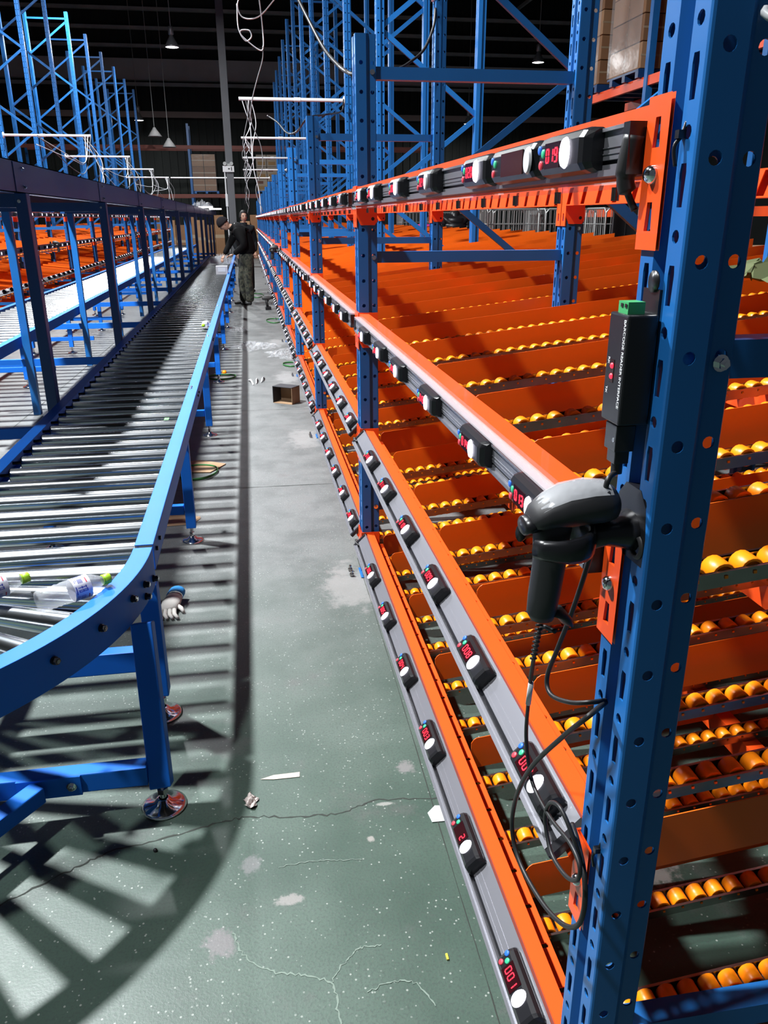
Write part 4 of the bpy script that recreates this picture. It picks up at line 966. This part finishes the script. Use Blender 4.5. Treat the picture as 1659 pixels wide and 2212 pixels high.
# high rack beyond the flow racks
hr = thing('pallet_rack', 'orange beamed high pallet rack beyond the near racking', 'pallet rack', (6,10,0))
for y in (-.6,2.35,5.3): obj('upright', MB().box((-.05,y-.05,0),(.05,y+.05,7.5)).mesh('upright', BLUE), hr)
for z in (1.6,3.42,5.6): obj('pallet_beam', MB().box((-.03,-.55,z),(.03,5.25,z+.13)).mesh('pallet_beam', ORANGE), hr); obj('pallet_beam', MB().box((1.0,-.55,z),(1.06,5.25,z+.13)).mesh('pallet_beam', ORANGE), hr)
for i, (y, red) in enumerate(((10.05,1),(12.5,0),(14.0,0))):
    t = thing('plastic_pallet', 'dark pallet on the high rack carrying %s' % ('red cartons','the tall wrapped load','the brown load furthest from camera')[i], 'pallet', (6,y,3.55)); obj('deck', MB().box((-.1,0,.09),(1.0,1.1,.12)).mesh('deck', NAVY), t)
    for j in (0,.45,.9): obj('block', MB().box((-.1,j,0),(1.0,j+.1,.09)).mesh('block', NAVY), t)
    cm_ = mat('red_carton', (.22,.018,.035), .6, noise=.15) if red else None
    for r in range(4):
        for j in range(2):
            c_ = carton('%s carton on the high rack, row %s up, %s of its pallet' % (('red','brown','tan')[i], ORD[r], ('near half','far half')[j]), 6-.08, y+.55*j, 3.675+r*.36, 1.0, .54, .35, (i+r) % 3, 'cartons on the high rack')
            if red:
                c_.children[0].data.materials[0] = cm_
    obj('load_wrap', MB().box((-.12,0,.13),(-.115,1.09,1.5)).mesh('load_wrap', mat('glossy_wrap2', (.8,.82,.85), .15, alpha=.08, bump=1, bscale=6)), t)
CAGEM = mat('cage_wire', (.42,.43,.42), .4, .6)
def cage(label, x, y, rz, h=1.72, shade=CAGEM):
    t = thing('roll_cage', label, 'roll cage', (x,y,0), rz, 'roll cages')
    for s in (0,1):
        for side in range(2):
            o = (0,0) if side == 0 else (0,.7)
            mb = MB(); P = []
            if s == 0: f = lambda a, z: (a*.8, .7*side, z)
            else: f = lambda a, z: (.8*side, a*.7, z)
            mb.path([f(0,.15),f(0,h-.06),f(.06,h),f(.94,h),f(1,h-.06),f(1,.15)], .014, 6)
            for i in range(1,10): mb.cyl(f(i/10,.2), f(i/10,h), .005, 5)
            for j in range(1,7): mb.cyl(f(0,.2+j*(h-.2)/7), f(1,.2+j*(h-.2)/7), .006, 5)
            obj('side_grid', mb.mesh('side_grid', shade), t)
    obj('base', MB().box((0,0,.13),(.8,.7,.17)).mesh('base', NAVY), t)
    for a in (0.06,.74):
        for b in (.06,.64): obj('castor', MB().cyl((a,b-.015,.06),(a,b+.015,.06),.06,12).box((a-.02,b-.02,.06),(a+.02,b+.02,.13)).mesh('castor', BLACK), t)
    return t
cage('grey wire roll cage beside the puffer jacket worker', 3.62, 12.3, 0); cage('grey wire roll cage left of the rear rack upright', 4.55, 12.35, .0); cage('second row grey wire roll cage behind the others', 4.0, 13.3, .02); cage('grey wire roll cage with papers far behind the diagonal brace', 3.55, 19.0, 0); cage('distant grey wire roll cage beyond the pink jacket', 4.6, 20.5, .1); cage('grey wire roll cage towards the dark panels', 5.1, 11.4, 0)
t = thing('panel_stack', 'dark grey sheet panels leaning behind the near rack', 'panels', (4.4,9.6,0))
for i in range(7): obj('panel', MB().box((i*.17,0,0),(i*.17+.15,.05,1.72)).mesh('panel', mat('dark_panel', (.035,.035,.038), .5)), t, (0,0,0), (0,0,.1*(i % 2)))
for i, (x, y) in enumerate(((4.3,8.1),(4.5,7.3))):
    t = thing('wooden_pallet', 'stack of wooden pallets behind the near rack, %s' % ('nearer the dark panels','nearer the scanner post')[i], 'pallet', (x,y,0))
    for r in range(9):
        obj('deck', MB().box((0,0,.10+.15*r),(.9,.6,.12+.15*r)).mesh('deck', CART[1]), t)
        for j in (0,.4,.8): obj('stringer', MB().box((j,0,.15*r),(j+.1,.6,.10+.15*r)).mesh('stringer', CART[1]), t)
clo = crumple('folded_cloth', 'olive green cloth thrown over the back of the third shelf', 'cloth', 2.08, 2.95, .28, .22, .10, 4, mat('olive_cloth', (.10,.12,.05), .9), 18); clo.location.z = 1.36
struct('wall_partition', MB().box((-8.6,13,0),(-8.5,30,3.6)).mesh('wall_partition', mat('pale_partition', (.16,.16,.165), .7, noise=.2, nscale=1)), 'pale grey partition behind the opposite rack')

# ------------------------------------------------------------------ goods on the conveyors
t = thing('small_carton', 'small white grey carton in the bending worker\'s hands on the conveyor', 'box', (-.51,15.95,.612))
obj('box', MB().box((-.11,-.13,0),(.11,.13,.15)).mesh('box', mat('grey_white_carton', (.42,.42,.46), .6)), t, bevel=.004); obj('sticker', MB().box((-.07,-.132,.05),(.07,-.13,.12)).mesh('sticker', mat('pale_sticker', (.52,.55,.62), .5)), t)
b1 = crumple('plastic_bag', 'clear plastic bag piled on the far part of the conveyor', 'plastic bag', -.62, 19.2, .30, .45, .28, 12, FILM, 20); b1.location.z = .61
b2 = crumple('plastic_bag', 'crumpled clear bag on top of the elevated conveyor', 'plastic bag', -1.35, 27, .3, .5, .3, 14, FILM, 16); b2.location.z = 1.89
tag(obj('film_roll', MB().lathe([(.03,-.5),(.09,-.5),(.09,.5),(.03,.5)], 18, (-.70,18.2,.74), (.5,.86,.0)).mesh('film_roll', FILM)), 'translucent roll of film lying across the conveyor', 'film roll')
for i, (x, y) in enumerate(((-1.12,24.6),(-1.0,29.0))):
    t = thing('tube_lamp', 'short lit tube lamp on the elevated conveyor, %s' % ('nearer one','further one')[i], 'lamp', (x,y,1.89), group='tube lamps'); obj('tube', MB().cyl((-.2,0,.02),(.2,0,.02),.02,10).mesh('tube', GLOW), t); obj('base', MB().box((-.22,-.02,-.004),(.22,.02,.002)).mesh('base', WHITE), t)

# ------------------------------------------------------------------ people
SKIN = mat('skin', (.42,.24,.17), .5); JACK = mat('black_jacket', (.0045,.0045,.005), .8, bump=.3, bscale=30, spec=.12); HAIR = mat('black_hair', (.012,.010,.009), .6); BEAN = mat('dark_knit', (.014,.012,.014), .9, spec=.1)
LEATH = mat('black_leather', (.012,.012,.014), .38, bump=.4, bscale=40); SHOE = mat('black_shoe', (.01,.01,.011), .45)
def camo_mat():
    m = bpy.data.materials.new('camouflage_cloth'); m.use_nodes = True; nt = m.node_tree; b = nt.nodes['Principled BSDF']; b.inputs['Roughness'].default_value = .9
    tc = nt.nodes.new('ShaderNodeTexCoord'); n = nt.nodes.new('ShaderNodeTexNoise'); n.inputs['Scale'].default_value = 11; n.inputs['Detail'].default_value = 2
    r = nt.nodes.new('ShaderNodeValToRGB'); r.color_ramp.interpolation = 'CONSTANT'; e = r.color_ramp.elements
    e[0].color = (.010,.011,.009,1); e[0].position = 0; e[1].color = (.032,.036,.024,1); e[1].position = .44
    x = e.new(.52); x.color = (.055,.052,.036,1); x = e.new(.60); x.color = (.018,.020,.014,1)
    nt.links.new(tc.outputs['Object'], n.inputs['Vector']); nt.links.new(n.outputs['Fac'], r.inputs['Fac']); nt.links.new(r.outputs['Color'], b.inputs['Base Color']); return m
CAMO = camo_mat()
def skin(name, pts, edges, m, parent, sub=2):
    """pts: name -> (x,y,z,rx[,ry])"""
    ks = list(pts); me = bpy.data.meshes.new(name); me.from_pydata([pts[k][:3] for k in ks], [(ks.index(a), ks.index(b)) for a, b in edges], [])
    me.materials.append(m); o = obj(name, me, parent)
    md = o.modifiers.new('skin', 'SKIN'); md.use_smooth_shade = True
    for i, k in enumerate(ks):
        p = pts[k]; me.skin_vertices[0].data[i].radius = (p[3], p[4] if len(p) > 4 else p[3]); me.skin_vertices[0].data[i].use_root = i == 0
    s = o.modifiers.new('sub', 'SUBSURF'); s.levels = sub; s.render_levels = sub
    return o
def chain(*ks): return [(a, b) for a, b in zip(ks, ks[1:])]
def head(parent, c, face, tilt, hat=None, hairm=HAIR):
    """c: centre, face: heading angle of the nose (0 = -y), tilt: nod down"""
    R = Matrix.Rotation(face, 3, 'Z') @ Matrix.Rotation(tilt, 3, 'X'); c = Vector(c); mb = MB(); n, k = 20, 16; vs = []
    for j in range(k+1):
        th = PI*j/k; z = math.cos(th)
        for i in range(n):
            a = 2*PI*i/n; x = math.sin(th)*math.cos(a); y = math.sin(th)*math.sin(a)
            wj = 1 if z > -.1 else 1-.32*min(1,(-z-.1)/.9)
            px, py, pz = x*.076*wj, y*.095*(1 if y > 0 else wj*.95+.05), z*.12
            if y < -.6 and -.35 < z < .12 and abs(x) < .22: py -= .022*(1-abs(x)/.22)*(1-abs(z+.18)/.3 if abs(z+.18) < .3 else 0)
            if y < -.4 and z < -.72: py -= .012
            vs.append(c+R@Vector((px,py,pz)))
    mb.add(vs, [(j*n+i, j*n+(i+1)%n, (j+1)*n+(i+1)%n, (j+1)*n+i) for j in range(k) for i in range(n)], 0, True)
    h = obj('head', mb.mesh('head', SKIN), parent)
    for s in (-1,1):
        obj('eye', MB().lathe([(0,.006),(.008,.004),(.010,0)],10,c+R@Vector((s*.03,-.086,.012)),R@Vector((0,-1,0))).mesh('eye', BLACK), h)
        obj('eyebrow', MB().obox(c+R@Vector((s*.031,-.086,.034)),(R@Vector((1,0,0)),R@Vector((0,1,0)),R@Vector((0,0,1))),(.017,.004,.004)).mesh('eyebrow', HAIR), h)
        obj('ear', loft([(c+R@Vector((s*.070,.01,.0)),R@Vector((0,.018,0)),R@Vector((0,0,.032))),(c+R@Vector((s*.084,.016,.004)),R@Vector((0,.014,0)),R@Vector((0,0,.026)))],10).mesh('ear', SKIN), h)
    obj('mouth', MB().obox(c+R@Vector((0,-.088,-.055)),(R@Vector((1,0,0)),R@Vector((0,1,0)),R@Vector((0,0,1))),(.024,.005,.005)).mesh('mouth', mat('lips', (.28,.10,.085), .5)), h)
    mb = MB(); vs = []; sc = 1.12 if hat else 1.07; low = 8 if hat else 9
    for j in range(low+1):
        th = PI*j/k
        for i in range(n):
            a = 2*PI*i/n; x = math.sin(th)*math.cos(a); y = math.sin(th)*math.sin(a); z = math.cos(th)
            if not hat and y < -.35 and z < .62: y *= .55
            if hat and y < 0: z += .10*(-y)
            vs.append(c+R@Vector((x*.076*sc, y*.095*sc+.004, z*.12*(sc+.03)+.006)))
    mb.add(vs, [(j*n+i, j*n+(i+1)%n, (j+1)*n+(i+1)%n, (j+1)*n+i) for j in range(low) for i in range(n)], 0, True)
    o = obj('beanie' if hat else 'hair', mb.mesh('hair', hat or hairm), parent)
    s = o.modifiers.new('t', 'SOLIDIFY'); s.thickness = .012
    return h
def hand(parent, w_, d, m=SKIN):
    """w_: wrist, d: pointing direction"""
    w_ = Vector(w_); d = Vector(d).normalized(); sd = d.cross(Vector((0,0,1))).normalized(); up = sd.cross(d)
    pts = {'w': (*w_, .026,.020), 'p1': (*(w_+d*.045), .038,.018), 'p2': (*(w_+d*.085), .040,.016)}; E = chain('w','p1','p2')
    o = skin('hand', pts, E, m, parent, 2)
    for i in range(4):
        b = w_+d*.082+sd*(-.030+.020*i); L = (.062,.074,.070,.055)[i]
        skin('finger', {'a': (*b,.010), 'b': (*(b+d*L*.5-up*.008),.009), 'c': (*(b+d*L*.85-up*.03),.0075)}, chain('a','b','c'), m, o, 1)
    b = w_+d*.03+sd*.034; skin('thumb', {'a': (*b,.012), 'b': (*(b+d*.03+sd*.018-up*.01),.010), 'c': (*(b+d*.058+sd*.014-up*.022),.008)}, chain('a','b','c'), m, o, 1)
def worker_bending():
    t = thing('person', 'worker in dark knit cap and black jacket bending over the roller conveyor', 'person', (-.07,16.25,0), group='warehouse workers')
    skin('body', {'chest': (-.06,0,1.28,.11), 'neckb': (-.15,0,1.42,.065), 'neck': (-.22,0,1.455,.055), 'jaw': (-.28,0,1.48,.055)}, chain('chest','neckb','neck','jaw'), SKIN, t)
    head(t, (-.35,0,1.50), -PI/2, .75, BEAN)
    skin('trousers', {'pel': (.05,0,.92,.16,.17), 'waist': (.04,0,1.02,.15,.16), 'hl': (.0,.10,.82,.115), 'kl': (-.08,.10,.50,.088), 'sl': (-.06,.09,.26,.085), 'al': (-.08,.09,.055,.082), 'hr': (.06,-.10,.82,.115), 'kr': (.04,-.11,.50,.09), 'sr': (.06,-.10,.26,.088), 'ar': (.05,-.10,.055,.085)}, chain('waist','pel','hl','kl','sl','al')+chain('pel','hr','kr','sr','ar'), CAMO, t)
    for n_, a in (('al',(-.08,.09)),('ar',(.05,-.10))):
        skin('shoe', {'heel': (a[0]+.04,a[1],.05,.045), 'mid': (a[0]-.05,a[1],.045,.046,.042), 'toe': (a[0]-.15,a[1],.038,.040,.034), 'tip': (a[0]-.18,a[1],.034,.028)}, chain('heel','mid','toe','tip'), SHOE, t)
    j = skin('jacket', {'hem': (.05,0,.90,.185,.20), 'mid': (.05,0,1.10,.185,.20), 'chest': (-.02,0,1.32,.20,.215), 'yoke': (-.09,0,1.44,.15,.17), 'col': (-.17,0,1.47,.085,.09),
       'sf': (-.12,.19,1.40,.095), 'ef': (-.27,.21,1.15,.066), 'wf': (-.385,.13,.95,.048), 'sn': (-.09,-.19,1.40,.10), 'en': (.02,-.26,1.13,.080), 'wn': (-.20,-.15,.965,.050)},
       chain('mid','hem')+chain('mid','chest','yoke','col')+chain('yoke','sf','ef','wf')+chain('yoke','sn','en','wn'), JACK, t)
    obj('collar', MB().lathe([(.085,-.03),(.092,.0),(.082,.035),(.072,.03)],16,(-.19,0,1.455),(-.7,0,.55)).mesh('collar', JACK), t)
    skin('shoulder_yoke', {'a': (-.09,-.15,1.455,.09,.06), 'b': (-.10,0,1.49,.11,.07), 'c': (-.12,.15,1.455,.09,.06)}, chain('b','a')+chain('b','c'), LEATH, t)
    hand(t, (-.395,.115,.935), (-.4,-.35,-.8)); hand(t, (-.215,-.14,.957), (-.93,.25,-.25))
    return t
worker_bending()
def standing(label, loc, face, jm, tall=1.0, puffer=False, hairm=HAIR, pants=None, group='warehouse workers'):
    t = thing('person', label, 'person', loc, face, group); t.scale = (tall,)*3
    pants = pants or JACK
    skin('body', {'chest': (0,0,1.30,.10), 'neckb': (0,0,1.46,.058), 'neck': (0,-.01,1.52,.052), 'jaw': (0,-.02,1.56,.05)}, chain('chest','neckb','neck','jaw'), SKIN, t)
    head(t, (0,-.02,1.635), 0, 0.0, None, hairm)
    skin('trousers', {'pel': (0,0,.90,.14,.15), 'waist': (0,0,1.0,.14), 'hl': (.10,0,.82,.10), 'kl': (.11,-.01,.48,.075), 'al': (.11,0,.05,.065), 'hr': (-.10,0,.82,.10), 'kr': (-.11,-.01,.48,.075), 'ar': (-.11,0,.05,.065)}, chain('waist','pel','hl','kl','al')+chain('pel','hr','kr','ar'), pants, t)
    for s in (-1,1): skin('shoe', {'heel': (s*.11,.03,.045,.042), 'mid': (s*.11,-.06,.042,.044,.038), 'toe': (s*.115,-.15,.036,.036,.030)}, chain('heel','mid','toe'), SHOE, t)
    P = {'mid': (0,0,1.10,.155,.17), 'hem': (0,0,.84,.165,.18), 'chest': (0,0,1.30,.155,.18), 'yoke': (0,.01,1.42,.11,.13), 'col': (0,.0,1.49,.07), 'sl': (.19,0,1.40,.082), 'el': (.25,.03,1.12,.068), 'wl': (.20,-.10,.90,.05), 'sr': (-.19,0,1.40,.082), 'er': (-.25,.03,1.12,.068), 'wr': (-.20,-.10,.90,.05)}
    obj('collar', MB().lathe([(.10,-.05),(.085,.0),(.075,.05),(.065,.05)],16,(0,0,1.47)).mesh('collar', jm), t)
    skin('jacket', P, chain('mid','hem')+chain('mid','chest','yoke','col')+chain('yoke','sl','el','wl')+chain('yoke','sr','er','wr'), jm, t)
    if puffer:
        for i in range(7):
            z = .86+i*.085; w_ = .215-.012*abs(i-3)
            q = obj('quilted_band', MB().lathe([(.9,-.042),(1.0,-.03),(1.04,0),(1.0,.03),(.9,.042)], 24).mesh('quilted_band', jm), t, (0,.005,z)); q.scale = (w_*1.0, w_*.86, 1)
        for s in (-1,1):
            for i in range(6):
                f = i/5; obj('quilted_band', MB().lathe([(.068,-.028),(.080,-.018),(.084,0),(.080,.018),(.068,.028)], 14, (s*(.19+.06*f),.03*f,1.38-.26*f), (s*-.22,-.1,1)).mesh('quilted_band', jm), t)
    hand(t, (.20,-.11,.885), (0,-.25,-1)); hand(t, (-.20,-.11,.885), (0,-.25,-1))
    return t
COAT = mat('charcoal_coat', (.010,.011,.013), .8, spec=.12)
standing('man in dark jacket standing behind the bending worker, facing the camera', (-.06,19.2,0), .3, COAT, 1.0)
PUFF = mat('black_nylon', (.010,.010,.012), .38); PINK = mat('pink_nylon', (.55,.03,.22), .5)
standing('person in black quilted puffer jacket beyond the near rack, seen from behind', (3.75,14.9,0), PI, PUFF, 1.13, True)
standing('person in pink jacket beyond the near rack beside a blue upright', (3.75,17.6,0), PI-.6, PINK, 1.0, True)
